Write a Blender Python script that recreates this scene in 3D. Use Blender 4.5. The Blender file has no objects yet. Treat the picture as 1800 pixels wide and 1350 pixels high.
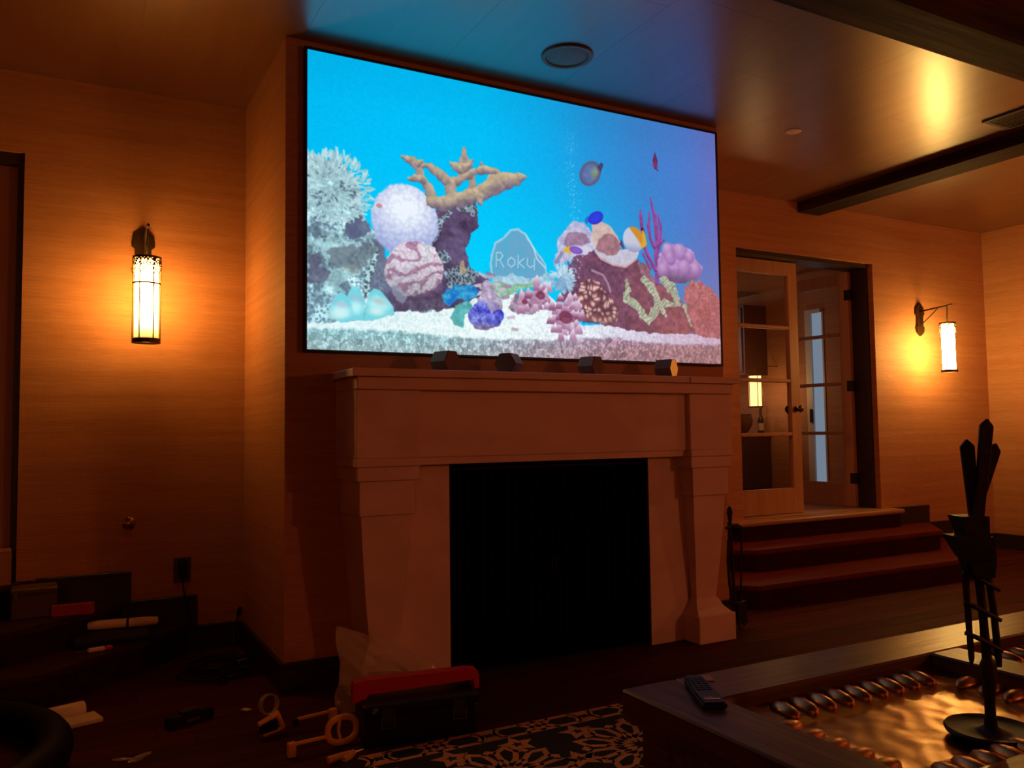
import bpy, bmesh, math, random
import numpy as np
from mathutils import Vector, Matrix, Quaternion
random.seed(5)
scn=bpy.context.scene
COL=scn.collection
PI=math.pi
R_=math.radians

# ================================================================ camera, world, lights, exposure
F_PX=1444.27
YAW,PITCH,ROLL=.4936,.0582,-.0131
cam_data=bpy.data.cameras.new('camera'); cam=bpy.data.objects.new('camera',cam_data); COL.objects.link(cam)
fw=Vector((math.sin(YAW),math.cos(YAW),0)); rt=Vector((math.cos(YAW),-math.sin(YAW),0)); up=Vector((0,0,1))
fw2=fw*math.cos(PITCH)+up*math.sin(PITCH); up2=up*math.cos(PITCH)-fw*math.sin(PITCH)
rt3=rt*math.cos(ROLL)+up2*math.sin(ROLL); up3=up2*math.cos(ROLL)-rt*math.sin(ROLL)
cam.matrix_world=Matrix(((rt3.x,up3.x,-fw2.x,-1.0125),(rt3.y,up3.y,-fw2.y,-4.0232),(rt3.z,up3.z,-fw2.z,1.2217),(0,0,0,1)))
cam_data.sensor_width=36; cam_data.sensor_fit='HORIZONTAL'; cam_data.lens=F_PX/1800*36; cam_data.clip_start=.05
scn.camera=cam
scn.view_settings.view_transform='Standard'; scn.view_settings.look='None'; scn.view_settings.exposure=0; scn.view_settings.gamma=1
scn.view_settings.use_curve_mapping=False
world=bpy.data.worlds.new('world'); scn.world=world; world.use_nodes=True
world.node_tree.nodes['Background'].inputs[0].default_value=(1,.5,.2,1); world.node_tree.nodes['Background'].inputs[1].default_value=0.0
LAMP=(1,.465,.09)
DIM=(1,.31,.115)
SHADE_STRENGTH=62
def lamp(name,loc,power,color=LAMP,r=.08):
    l=bpy.data.lights.new(name,'POINT'); l.energy=power; l.color=color; l.shadow_soft_size=r
    o=bpy.data.objects.new(name,l); o.location=loc; COL.objects.link(o); return o
# unseen right-wall sconce, then the rear fill lamps, added to warm the mantel front
lamp('sconce_light_right_wall',(6.75,-2.5,2.0),36,DIM)
lamp('fill_light_rear_right',(4.6,-6.3,2.0),82,DIM)
lamp('fill_light_rear_left',(-2.6,-6.3,2.0),28,DIM)
lamp('sconce_light_behind_breast',(2.93,.82,1.95),13,(1,.34,.10),.09)

# ================================================================ helpers
def clean(bm):
    bmesh.ops.recalc_face_normals(bm,faces=bm.faces); return bm
def tag(o,label=None,cat=None,group=None,kind=None):
    if label: o['label']=label
    if cat: o['category']=cat
    if group: o['group']=group
    if kind: o['kind']=kind
    return o
def obj(name,bm,mat,parent=None,loc=None,smooth=False):
    me=bpy.data.meshes.new(name)
    if smooth:
        for f in bm.faces: f.smooth=True
    bm.to_mesh(me); bm.free()
    if smooth: me.set_sharp_from_angle(angle=R_(40))
    o=bpy.data.objects.new(name,me); COL.objects.link(o)
    if mat: me.materials.append(mat)
    if parent: o.parent=parent
    if loc: o.location=loc
    return o
def thing(name,label,cat,loc=(0,0,0),rz=0,group=None):
    o=bpy.data.objects.new(name,None); COL.objects.link(o); o.location=loc; o.rotation_euler=(0,0,rz)
    o.empty_display_size=.1
    return tag(o,label,cat,group)
def struct(name,bm,mat,parent=None,smooth=False):
    o=obj(name,bm,mat,parent,smooth=smooth)
    if not parent: o['kind']='structure'
    return o
def structure(name,loc=(0,0,0)):
    o=bpy.data.objects.new(name,None); COL.objects.link(o); o.location=loc; o['kind']='structure'; return o
def copy_tree(o,parent=None):
    c=o.copy(); COL.objects.link(c)
    if parent: c.parent=parent
    for ch in o.children: copy_tree(ch,c)
    return c
def B(*boxes,bevel=0,seg=1):
    bm=bmesh.new()
    for b in boxes: add_box(bm,*b)
    if bevel: bmesh.ops.bevel(bm,geom=list(bm.edges),offset=bevel,segments=seg,affect='EDGES',profile=.5)
    return bm
def add_box(bm,x0,x1,y0,y1,z0,z1):
    v=[bm.verts.new((x,y,z)) for z in (z0,z1) for y in (y0,y1) for x in (x0,x1)]
    for f in ((0,2,3,1),(4,5,7,6),(0,1,5,4),(2,6,7,3),(0,4,6,2),(1,3,7,5)): bm.faces.new([v[i] for i in f])
    return v
def add_prism(bm,poly,z0,z1,M=None):
    a=[bm.verts.new((x,y,z0)) for x,y in poly]; b=[bm.verts.new((x,y,z1)) for x,y in poly]
    n=len(poly)
    bm.faces.new(a[::-1]); bm.faces.new(b)
    for i in range(n): bm.faces.new((a[i],a[(i+1)%n],b[(i+1)%n],b[i]))
    if M: bmesh.ops.transform(bm,matrix=M,verts=a+b)
    return a+b
def prism(poly,z0,z1,bevel=0,seg=1,M=None):
    bm=bmesh.new(); add_prism(bm,poly,z0,z1)
    clean(bm)
    if bevel: bmesh.ops.bevel(bm,geom=list(bm.edges),offset=bevel,segments=seg,affect='EDGES')
    if M: bmesh.ops.transform(bm,matrix=M,verts=bm.verts)
    return bm
def add_tube(bm,pts,r,seg=8,cap=True,closed=False):
    pts=[Vector(p) for p in pts]; n=len(pts)
    rad=r if isinstance(r,(list,tuple)) else [r]*n
    rings=[]; prev=None
    for i,p in enumerate(pts):
        if closed: t=(pts[(i+1)%n]-pts[i-1])
        else: t=(pts[min(i+1,n-1)]-pts[max(i-1,0)])
        t.normalize()
        if prev is None:
            a=Vector((0,0,1)) if abs(t.z)<.9 else Vector((1,0,0))
            u=t.cross(a).normalized()
        else:
            u=(prev-t*prev.dot(t)).normalized()
        prev=u; w=t.cross(u)
        rings.append([bm.verts.new(p+(u*math.cos(2*PI*k/seg)+w*math.sin(2*PI*k/seg))*rad[i]) for k in range(seg)])
    for i in range(n if closed else n-1):
        A,Bq=rings[i],rings[(i+1)%n]
        for k in range(seg): bm.faces.new((A[k],A[(k+1)%seg],Bq[(k+1)%seg],Bq[k]))
    if cap and not closed:
        bm.faces.new(rings[0][::-1]); bm.faces.new(rings[-1])
    return bm
def tube(pts,r,seg=8,closed=False): return add_tube(bmesh.new(),pts,r,seg,True,closed)
def add_lathe(bm,prof,c=(0,0,0),seg=24,cap=True):
    rings=[]
    for r,z in prof:
        rings.append([bm.verts.new((c[0]+r*math.cos(2*PI*k/seg),c[1]+r*math.sin(2*PI*k/seg),c[2]+z)) for k in range(seg)])
    for i in range(len(prof)-1):
        for k in range(seg): bm.faces.new((rings[i][k],rings[i][(k+1)%seg],rings[i+1][(k+1)%seg],rings[i+1][k]))
    if cap:
        bm.faces.new(rings[0][::-1]); bm.faces.new(rings[-1])
    return bm
def lathe(prof,c=(0,0,0),seg=24,cap=True): return add_lathe(bmesh.new(),prof,c,seg,cap)
def xf(bm,M): bmesh.ops.transform(bm,matrix=M,verts=bm.verts); return bm
def add_ball(bm,c,r,s=(1,1,1),sub=2,M=None):
    m=Matrix.Translation(c)@(M or Matrix())@Matrix.Diagonal((s[0]*r,s[1]*r,s[2]*r,1))
    bmesh.ops.create_icosphere(bm,subdivisions=sub,radius=1,matrix=m); return bm

# ================================================================ materials
def mat(name,col,rough=.5,metal=0,spec=.5,col2=None,scale=(8,8,8),detail=4,lo=.35,hi=.65,bump=0,bscale=None,bdist=.01,ior=None,coat=0,coat_rough=.1,coat_ior=1.5,sheen=0,coord='Object',rough2=None):
    m=bpy.data.materials.new(name); m.use_nodes=True; nt=m.node_tree; bs=nt.nodes['Principled BSDF']
    bs.inputs['Base Color'].default_value=(*col,1); bs.inputs['Roughness'].default_value=rough; bs.inputs['Metallic'].default_value=metal
    bs.inputs['Specular IOR Level'].default_value=spec
    if ior: bs.inputs['IOR'].default_value=ior
    if coat: bs.inputs['Coat Weight'].default_value=coat; bs.inputs['Coat Roughness'].default_value=coat_rough; bs.inputs['Coat IOR'].default_value=coat_ior
    if sheen: bs.inputs['Sheen Weight'].default_value=sheen
    if col2 or bump:
        if coord=='Position':
            tc=nt.nodes.new('ShaderNodeNewGeometry'); out=tc.outputs['Position']
        else:
            tc=nt.nodes.new('ShaderNodeTexCoord'); out=tc.outputs[coord]
        def noise(sc,det):
            mp=nt.nodes.new('ShaderNodeMapping'); mp.inputs['Scale'].default_value=sc; nt.links.new(out,mp.inputs[0])
            n=nt.nodes.new('ShaderNodeTexNoise'); n.inputs['Scale'].default_value=1; n.inputs['Detail'].default_value=det
            nt.links.new(mp.outputs[0],n.inputs['Vector']); return n
        n=noise(scale,detail)
        if col2:
            r=nt.nodes.new('ShaderNodeValToRGB'); r.color_ramp.elements[0].position=lo; r.color_ramp.elements[1].position=hi
            r.color_ramp.elements[0].color=(*col,1); r.color_ramp.elements[1].color=(*col2,1)
            nt.links.new(n.outputs['Fac'],r.inputs[0]); nt.links.new(r.outputs[0],bs.inputs['Base Color'])
        if rough2 is not None:
            mr=nt.nodes.new('ShaderNodeMapRange'); mr.inputs['From Min'].default_value=.3; mr.inputs['From Max'].default_value=.7
            mr.inputs['To Min'].default_value=rough; mr.inputs['To Max'].default_value=rough2
            nt.links.new(n.outputs['Fac'],mr.inputs['Value']); nt.links.new(mr.outputs[0],bs.inputs['Roughness'])
        if bump:
            nb=noise(bscale,detail) if bscale else n
            b=nt.nodes.new('ShaderNodeBump'); b.inputs['Strength'].default_value=bump; b.inputs['Distance'].default_value=bdist
            nt.links.new(nb.outputs['Fac'],b.inputs['Height']); nt.links.new(b.outputs[0],bs.inputs['Normal'])
    return m
def grasscloth(name,along):
    # woven grass paper: fine uneven horizontal strands, crossed by a finer vertical thread
    m=bpy.data.materials.new(name); m.use_nodes=True; nt=m.node_tree; bs=nt.nodes['Principled BSDF']
    g=nt.nodes.new('ShaderNodeNewGeometry')
    def noise(sc,det,rough=.55):
        mp=nt.nodes.new('ShaderNodeMapping'); mp.inputs['Scale'].default_value=sc; nt.links.new(g.outputs['Position'],mp.inputs[0])
        n=nt.nodes.new('ShaderNodeTexNoise'); n.inputs['Scale'].default_value=1; n.inputs['Detail'].default_value=det; n.inputs['Roughness'].default_value=rough
        nt.links.new(mp.outputs[0],n.inputs['Vector']); return n
    a,b=(2.2,1.) if along=='x' else (1.,2.2)
    band=noise((a*.35,b*.35,26),3); fine=noise((a*4,b*4,170),2); weft=noise((150,150,9),1)
    ad=nt.nodes.new('ShaderNodeMath'); ad.operation='MULTIPLY_ADD'; ad.inputs[1].default_value=.55
    nt.links.new(fine.outputs['Fac'],ad.inputs[0])
    m2=nt.nodes.new('ShaderNodeMath'); m2.operation='MULTIPLY'; m2.inputs[1].default_value=.6; nt.links.new(band.outputs['Fac'],m2.inputs[0])
    nt.links.new(m2.outputs[0],ad.inputs[2])
    r=nt.nodes.new('ShaderNodeValToRGB'); e=r.color_ramp.elements
    e[0].position=.30; e[0].color=(.36,.145,.062,1); e[1].position=.82; e[1].color=(.53,.252,.118,1)
    nt.links.new(ad.outputs[0],r.inputs[0]); nt.links.new(r.outputs[0],bs.inputs['Base Color'])
    h=nt.nodes.new('ShaderNodeMath'); h.operation='MULTIPLY_ADD'; h.inputs[1].default_value=.5
    nt.links.new(weft.outputs['Fac'],h.inputs[0]); nt.links.new(fine.outputs['Fac'],h.inputs[2])
    bu=nt.nodes.new('ShaderNodeBump'); bu.inputs['Strength'].default_value=.35; bu.inputs['Distance'].default_value=.004
    nt.links.new(h.outputs[0],bu.inputs['Height']); nt.links.new(bu.outputs[0],bs.inputs['Normal'])
    bs.inputs['Roughness'].default_value=.62; bs.inputs['Specular IOR Level'].default_value=.25
    return m
def emit(name,col,strength,zr=None):
    m=bpy.data.materials.new(name); m.use_nodes=True; nt=m.node_tree; nt.nodes.clear()
    e=nt.nodes.new('ShaderNodeEmission'); e.inputs[0].default_value=(*col,1); e.inputs[1].default_value=strength
    if zr:   # the bulb sits high in the shade, so the foot of the glass glows less
        g=nt.nodes.new('ShaderNodeNewGeometry'); sp_=nt.nodes.new('ShaderNodeSeparateXYZ'); nt.links.new(g.outputs['Position'],sp_.inputs[0])
        r=nt.nodes.new('ShaderNodeMapRange'); r.interpolation_type='SMOOTHSTEP'
        for k,v in (('From Min',zr[0]),('From Max',zr[1]),('To Min',strength*.022),('To Max',strength)): r.inputs[k].default_value=v
        nt.links.new(sp_.outputs[2],r.inputs['Value']); nt.links.new(r.outputs[0],e.inputs[1])
    o=nt.nodes.new('ShaderNodeOutputMaterial'); nt.links.new(e.outputs[0],o.inputs[0]); return m
def pane_glass(name,refl=.10,tint=(1,1,1)):
    m=bpy.data.materials.new(name); m.use_nodes=True; nt=m.node_tree; nt.nodes.clear()
    t=nt.nodes.new('ShaderNodeBsdfTransparent'); t.inputs[0].default_value=(*tint,1)
    g=nt.nodes.new('ShaderNodeBsdfGlossy'); g.inputs['Roughness'].default_value=.02
    lw=nt.nodes.new('ShaderNodeLayerWeight'); lw.inputs[0].default_value=.5
    pw=nt.nodes.new('ShaderNodeMath'); pw.operation='POWER'; pw.inputs[1].default_value=5; nt.links.new(lw.outputs['Facing'],pw.inputs[0])
    f=nt.nodes.new('ShaderNodeMath'); f.operation='MULTIPLY_ADD'; f.inputs[1].default_value=.9; f.inputs[2].default_value=.035; nt.links.new(pw.outputs[0],f.inputs[0])
    mx=nt.nodes.new('ShaderNodeMixShader'); o=nt.nodes.new('ShaderNodeOutputMaterial')
    nt.links.new(f.outputs[0],mx.inputs[0]); nt.links.new(t.outputs[0],mx.inputs[1]); nt.links.new(g.outputs[0],mx.inputs[2]); nt.links.new(mx.outputs[0],o.inputs[0])
    return m
def film_plastic(name,alpha=.45):
    m=bpy.data.materials.new(name); m.use_nodes=True; nt=m.node_tree; bs=nt.nodes['Principled BSDF']; o=nt.nodes['Material Output']
    bs.inputs['Base Color'].default_value=(.75,.62,.45,1); bs.inputs['Roughness'].default_value=.18
    t=nt.nodes.new('ShaderNodeBsdfTransparent'); mx=nt.nodes.new('ShaderNodeMixShader'); mx.inputs[0].default_value=alpha
    nt.links.new(t.outputs[0],mx.inputs[1]); nt.links.new(bs.outputs[0],mx.inputs[2]); nt.links.new(mx.outputs[0],o.inputs[0]); return m
M={}
M['wall_x']=grasscloth('grasscloth_wall','x'); M['wall_y']=grasscloth('grasscloth_return','y')
M['ceil']=mat('lacquered_ceiling_paper',(.13,.05,.02),.295,col2=(.20,.082,.033),scale=(16,1.6,2),lo=.25,hi=.75,coord='Position',bump=.08,bscale=(9,2.5,3),bdist=.008,ior=2.75,detail=4)
M['stone']=mat('carved_limestone',(.68,.46,.37),.62,col2=(.76,.53,.43),scale=(4,4,6),bump=.12,bscale=(40,40,40),bdist=.002,coord='Position',spec=.3)
M['dark_wood']=mat('dark_stained_wood',(.018,.008,.004),.42,col2=(.035,.015,.007),scale=(6,6,60),bump=.1,bdist=.002,coord='Position')
M['beam']=mat('rough_hewn_beam',(.020,.008,.004),.6,spec=.12,col2=(.095,.038,.015),lo=.42,hi=.72,scale=(1.2,16,16),detail=6,bump=.6,bdist=.012,coord='Position')
M['beam_y']=mat('rough_hewn_beam_lengthwise',(.012,.005,.0025),.62,spec=.1,col2=(.038,.017,.008),scale=(16,1.2,16),detail=6,bump=.5,bdist=.01,coord='Position')
M['door_wood']=mat('pale_door_wood',(.42,.20,.095),.45,col2=(.49,.25,.125),scale=(20,20,1.5),coord='Position',bump=.05,bdist=.001)
M['plank']=[mat('floor_plank_%s'%n,c,.62,col2=c2,scale=(2.5,40,1),bump=.12,bdist=.002,coord='Position',spec=.05) for n,c,c2 in (('a',(.055,.0085,.0045),(.085,.015,.008)),('b',(.045,.0075,.004),(.07,.013,.007)),('c',(.065,.011,.006),(.098,.018,.010)))]
M['subfloor']=mat('dark_subfloor',(.012,.005,.004),.8)
M['tread']=mat('polished_red_tread',(.10,.010,.0055),.45,col2=(.14,.017,.009),scale=(3,30,3),coord='Position',spec=.06)
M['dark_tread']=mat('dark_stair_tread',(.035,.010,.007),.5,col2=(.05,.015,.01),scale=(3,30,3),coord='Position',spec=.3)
M['riser']=mat('shaded_red_riser',(.03,.005,.0035),.7,spec=.04,col2=(.042,.008,.005),scale=(3,30,10),coord='Position')  # darker than the treads: shade away from the lamps put into the colour
M['nosing']=mat('pale_wood_nosing',(.32,.15,.065),.42,col2=(.40,.20,.09),scale=(1.5,30,30),coord='Position')
M['table_wood']=mat('weathered_table_oak',(.06,.021,.007),.33,spec=.5,col2=(.13,.052,.019),scale=(2,45,45),detail=6,bump=.45,bdist=.004,coord='Position')
M['table_wood_y']=mat('weathered_table_oak_crosswise',(.06,.021,.007),.36,spec=.22,col2=(.13,.052,.019),scale=(45,2,45),detail=6,bump=.45,bdist=.004,coord='Position')
M['copper']=mat('hammered_copper',(.30,.165,.05),.27,metal=1,col2=(.46,.27,.09),scale=(5,5,5),bump=.26,bscale=(11,11,11),bdist=.012,coord='Position',rough2=.38)
M['copper_boss']=mat('polished_copper_boss',(.30,.12,.035),.40,metal=1,col2=(.46,.22,.09),scale=(20,20,20),coord='Position')
M['iron']=mat('blackened_iron',(.012,.008,.006),.55,metal=.3,spec=.25,col2=(.03,.02,.014),scale=(30,30,30),bump=.3,bdist=.002)
M['bronze']=mat('dark_brown_metal',(.07,.035,.015),.4,metal=.8)
M['brass']=mat('brass',(.65,.42,.16),.22,metal=1)
M['shade']=emit('glowing_lantern_shade',LAMP,SHADE_STRENGTH,(1.74,1.98)); M['shade_bright']=emit('glowing_lantern_shade_bright',(1,.56,.14),SHADE_STRENGTH*1.45,(1.66,1.78))
M['shade_small']=emit('glowing_lantern_shade_dim',(1,.52,.17),2.6)
M['glass']=pane_glass('door_glass')
M['white_paint']=mat('white_paint',(.62,.62,.60),.5)
M['daylight']=emit('daylit_pane',(.34,.44,.58),.50)
M['black_frame']=mat('black_screen_frame',(.006,.006,.008),.5)
M['black']=mat('black_plastic',(.008,.006,.006),.42,spec=.25)
M['black_soft']=mat('black_rubber',(.006,.006,.009),.6)
M['navy']=mat('blue_black_rubber',(.002,.002,.007),.6,spec=.15)
M['mesh']=mat('black_chain_mesh',(.002,.0018,.0018),.7,spec=.05,col2=(.005,.004,.004),scale=(160,160,160),bump=.5,bdist=.004)
M['soot']=mat('sooty_firebox',(.004,.003,.003),.9)
M['rug']=mat('black_rug_pile',(.0035,.0022,.0025),.95,bump=.3,bscale=(300,300,300),bdist=.003,col2=(.006,.0035,.0035),scale=(90,90,90))
M['rug_gold']=mat('golden_rug_pile',(.62,.24,.055),.9,col2=(.74,.30,.08),scale=(90,90,90),bump=.3,bscale=(300,300,300),bdist=.003)
M['yellow']=mat('yellow_plastic',(.85,.40,.012),.5,spec=.2)
M['red']=mat('red_plastic',(.50,.012,.022),.42)
M['red_card']=mat('red_card',(.42,.03,.035),.6)
M['cardboard']=mat('brown_cardboard',(.36,.17,.085),.75,col2=(.42,.21,.11),scale=(10,10,40))
M['paper']=mat('off_white_paper',(.80,.66,.46),.6)
M['pale_plastic']=mat('off_white_plastic',(.80,.66,.46),.38)
M['grey_plastic']=mat('smoky_plastic',(.10,.055,.045),.35)
M['film']=film_plastic('thin_clear_plastic',.30)
M['film_thin']=film_plastic('clear_tape',.25)
M['chrome']=mat('chromed_steel',(.6,.6,.6),.2,metal=1)
M['white_plate']=mat('white_ceiling_plate',(.62,.52,.44),.45)
M['speaker']=mat('speaker_grille',(.12,.06,.035),.5,bump=.4,bscale=(260,260,260),bdist=.003,col2=(.24,.145,.09),scale=(200,200,200))
M['hex']=mat('waxed_walnut_block',(.13,.05,.026),.5,col2=(.17,.07,.036),scale=(20,20,5),spec=.25)
M['hex_lit']=mat('lit_block_end',(.60,.34,.11),.5,metal=1)  # sconce light on the block end, put into a bright brassy colour
M['vase']=mat('bronze_glazed_vase',(.06,.035,.02),.3)
M['bottle']=mat('dark_bottle_glass',(.02,.015,.012),.1)
M['label_white']=mat('bottle_label',(.5,.42,.33),.6)
M['cord']=mat('brown_cord',(.10,.045,.02),.5)
M['outlet']=mat('bronze_outlet_plate',(.10,.045,.022),.4)

D=1.042; ZC=3.20
XL=-4.6; XR=7.22; YB=-7.0
BX0,BX1=-.099,2.704           # chimney breast
FARZ=.48

# ================================================================ room shell
bm=B((XL-.2,XR+.2,YB-.2,D+.25,-.15,-.006)); floor=struct('floor',bm,M['subfloor'])
rows=0; npl=0; pm={}
y=-2.35
row=0
while y<D-.02:
    y1=min(y+.135,D)
    x=-2.3+random.random()*-.9
    while x<XR-.02:
        L=random.choice((.9,1.1,1.35,1.6)); xa,xb=max(x,-2.3),min(x+L,XR); x+=L
        if xb-xa<.04: continue
        if y>0.02 and xa>BX0+.02 and xb<BX1-.02: continue
        if y>.3 and (xb<-1.05): continue
        if y>.2 and xa>3.15 and xb<5.5: continue
        if y<-1.25 and xa>.6 and xb<3.0: continue
        o=obj('plank',B((xa+.0015,xb-.0015,y+.0015,y1-.0015,-.008,random.uniform(-.0012,.0))),random.choice(M['plank']),floor); npl+=1
    y=y1; row+=1
# ceiling: sheets of waxed paper laid in strips, edges just readable
ceiling=struct('ceiling',B((XL-.2,XR+.2,YB-.2,D+.25,ZC+.004,ZC+.2)),M['ceil'])
x=-2.9
while x<XR:
    x1=min(x+.72,XR); yq=D-random.random()*1.1
    ya=D
    while ya>-3.6:
        yb=yq if ya==D else ya-1.15
        obj('panel',B((x+.0006,x1-.0006,yb+.0006,ya-.0006,ZC-.001,ZC+.006)),M['ceil'],ceiling)
        ya=yb
    x=x1
# walls
struct('wall_center',B((BX0,BX1,0,D+.2,-.01,ZC+.02)),M['wall_x'])
wl=B((-1.25,BX0+.02,D,D+.24,-.01,ZC+.02),(XL-.2,-2.35,D,D+.24,-.01,ZC+.02),(-2.35,-1.25,D,D+.24,2.757,ZC+.02),(-2.35,-1.25,D,D+.24,-.01,FARZ))
struct('wall_back_left',wl,M['wall_x'])
wr=B((BX1-.02,3.843,D,D+.24,-.01,ZC+.02),(5.528,XR+.2,D,D+.24,-.01,ZC+.02),(3.843,5.528,D,D+.24,2.737,ZC+.02),(3.843,5.528,D,D+.24,-.01,FARZ-.03))
struct('wall_back_right',wr,M['wall_x'])
struct('wall_right',B((XR,XR+.2,YB-.2,D+.24,-.01,ZC+.02)),M['wall_y'])
struct('wall_left',B((XL-.2,XL,YB-.2,D+.24,-.01,ZC+.02)),M['wall_y'])
struct('wall_front',B((XL-.2,XR+.2,YB-.2,YB,-.01,ZC+.02)),M['wall_x'])
# room beyond the glass doors
struct('floor_far_room',B((3.2,7.0,D+.23,5.6,FARZ-.12,FARZ)),M['nosing'])
struct('wall_far_right',B((5.9,6.05,D+.24,5.6,FARZ-.1,2.82)),M['wall_y'])
struct('wall_far_back',B((3.0,6.05,5.4,5.55,FARZ-.1,2.82)),M['wall_x'])
struct('wall_far_left',B((3.0,3.2,D+.24,5.55,FARZ-.1,2.82)),M['wall_y'])
struct('ceiling_far_room',B((3.0,6.05,D+.2,5.6,2.76,2.9)),M['wall_x'])
# baseboards: dark boards stepping down beside the two flights
def boards(name,specs):
    s=structure(name)
    for (x0,x1,y0,y1,z0,z1) in specs:
        bm=B((x0,x1,y0,y1,z0,z1-.022)); obj('board',bm,M['dark_wood'],s)
        ax=(x1-x0)<(y1-y0)
        obj('cap_molding',B((x0,x1,y0-(0 if ax else .006),y1,z1-.022,z1),bevel=.004),M['dark_wood'],s)
    return s
boards('baseboard_left',[(-1.16,-.703,D-.022,D,.01,.483),(-.703,-.357,D-.022,D,.002,.318),(-.357,BX0,D-.022,D,0,.145)])
boards('baseboard_center',[(BX0-.022,BX0,-.022,D-.022,0,.14),(BX0,BX1,-.022,0,0,.14)])
boards('baseboard_right',[(5.665,6.178,D-.022,D,.01,.483),(6.178,6.515,D-.022,D,.002,.318),(6.515,XR-.022,D-.022,D,0,.145),(3.05,3.70,D-.022,D,.315,.483)])
boards('baseboard_far_right',[(XR-.022,XR,-4,D,0,.145)])

# ================================================================ flights of steps
def flight(label,outs,tm):
    s=thing('steps',label,'steps')
    for k,(poly,z) in enumerate(outs):
        top=prism(poly,z-.035,z,bevel=.008,seg=2)
        obj('tread',top,tm,s)
        c=Vector((sum(p[0] for p in poly)/len(poly),D))
        ins=[(c.x+(px-c.x)*.985,min(D-.003,py+.022)) for px,py in poly]
        obj('riser',prism(ins,0.002,z-.035),M['riser'],s)
    return s
def hexpoly(xl,xr,y,cl,cr): return [(xl-cl,D-.024),(xl,y),(xr,y),(xr+cr,D-.024)]
right_steps=flight('dark red chamfered steps leading up to the glass doors',[
    ([(3.10,.13),(5.60,.10),(6.50,D-.024),(2.72,D-.024),(2.72,.52)],.16),
    (hexpoly(3.47,5.66,.535,.49,.50),.32)],M['tread'])
obj('riser',B((3.70,5.64,.93,D-.003,.32,.44)),M['riser'],right_steps)
nb=B((3.66,5.66,.895,D-.002,.438,.48),bevel=.014,seg=3)
struct('trim_2',B((3.844,5.527,D-.001,D+.24,FARZ-.03,FARZ)),M['nosing'])
o=obj('landing_board',nb,M['nosing'],right_steps,smooth=True); o['label']='pale wood landing board with rounded front edge'
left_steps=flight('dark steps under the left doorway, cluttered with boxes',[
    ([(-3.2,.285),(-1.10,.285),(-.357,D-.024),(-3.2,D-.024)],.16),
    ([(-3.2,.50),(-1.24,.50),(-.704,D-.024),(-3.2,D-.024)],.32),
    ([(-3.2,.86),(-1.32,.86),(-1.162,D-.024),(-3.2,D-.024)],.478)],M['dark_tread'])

# ================================================================ doors
# left doorway: dark frame with a brown door set back in the wall
d1=structure('door_1')
obj('jamb',B((-1.282,-1.25,D+.02,D+.2,FARZ,2.757)),M['dark_wood'],d1); obj('head',B((-2.35,-1.282,D+.02,D+.2,2.695,2.757)),M['dark_wood'],d1)
obj('door_leaf',B((-2.3,-1.283,D+.07,D+.12,FARZ,2.694)),M['door_wood'],d1)
obj('sill',B((-2.35,-1.25,D-.0,D+.2,FARZ-.02,FARZ)),M['dark_wood'],d1)
for x0,x1,z0,z1 in ((-2.2,-1.40,.72,1.4),(-2.2,-1.40,1.5,2.56)):
    obj('panel',B((x0,x1,D+.055,D+.071,z0,z1),bevel=.012),M['door_wood'],d1)
# dark frame of the glass doors
tr=structure('trim_1')
obj('jamb',B((5.49,5.528,D+.055,D+.24,FARZ,2.737)),M['dark_wood'],tr); obj('jamb',B((3.843,3.87,D+.055,D+.24,FARZ,2.737)),M['dark_wood'],tr)
obj('head',B((3.87,5.49,D+.03,D+.24,2.70,2.737)),M['dark_wood'],tr)
def leaf(name,w,knob_side):
    # local frame: x from hinge (0) to free edge (w), y thickness, z up
    s=structure(name); h=2.205; st=.105; t=.045
    obj('stile',B((0,st,0,t,0,h)),M['door_wood'],s); obj('stile',B((w-st,w,0,t,0,h)),M['door_wood'],s)
    obj('rail',B((st,w-st,0,t,0,.215)),M['door_wood'],s); obj('rail',B((st,w-st,0,t,h-.115,h)),M['door_wood'],s)
    z0,z1=.215,h-.115; n=4; hh=(z1-z0)/n
    for i in range(1,n): obj('muntin',B((st,w-st,0,t,z0+i*hh-.016,z0+i*hh+.016),bevel=.006),M['door_wood'],s)
    for i in range(n): obj('pane',B((st-.004,w-st+.004,t/2-.003,t/2+.003,z0+i*hh+.013,z0+(i+1)*hh-.013)),M['glass'],s)
    for sy,y in ((-1,0),(1,t)):
        prof=[(.026,0),(.026,.006),(.010,.012),(.010,.03),(.026,.04),(.032,.052),(.026,.064),(.008,.070)]
        k=lathe(prof,seg=16); xf(k,Matrix.Translation((w-.055,y,.905))@Matrix.Rotation(sy*-PI/2,4,'X'))
        obj('knob',k,M['bronze'],s,smooth=True)
    return s
dl=leaf('door_2',.815,1); dl.location=(3.872,1.18,FARZ+.006)
dr=leaf('door_3',.72,1); dr.location=(5.485,1.255,FARZ+.006); dr.rotation_euler=(0,0,PI-R_(84)); pass
for z in (.74-FARZ,1.605-FARZ,2.465-FARZ):
    obj('hinge',B((-.02,.045,-.012,.05,z-.05,z+.05),bevel=.004),M['iron'],dr)
# white casing and daylit pane in the side wall of the far room
w1=structure('window_1')
obj('casing',B((5.872,5.9,2.09,2.17,.62,2.47)),M['white_paint'],w1); obj('casing',B((5.892,5.9,1.945,1.965,.62,2.47)),M['white_paint'],w1); obj('head_casing',B((5.872,5.9,1.965,2.09,2.43,2.47)),M['white_paint'],w1)
obj('pane',B((5.893,5.899,1.965,2.09,.62,2.43)),M['daylight'],w1)
obj('latch',B((5.855,5.872,2.10,2.13,1.28,1.42),bevel=.004),M['black'],w1)

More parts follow.
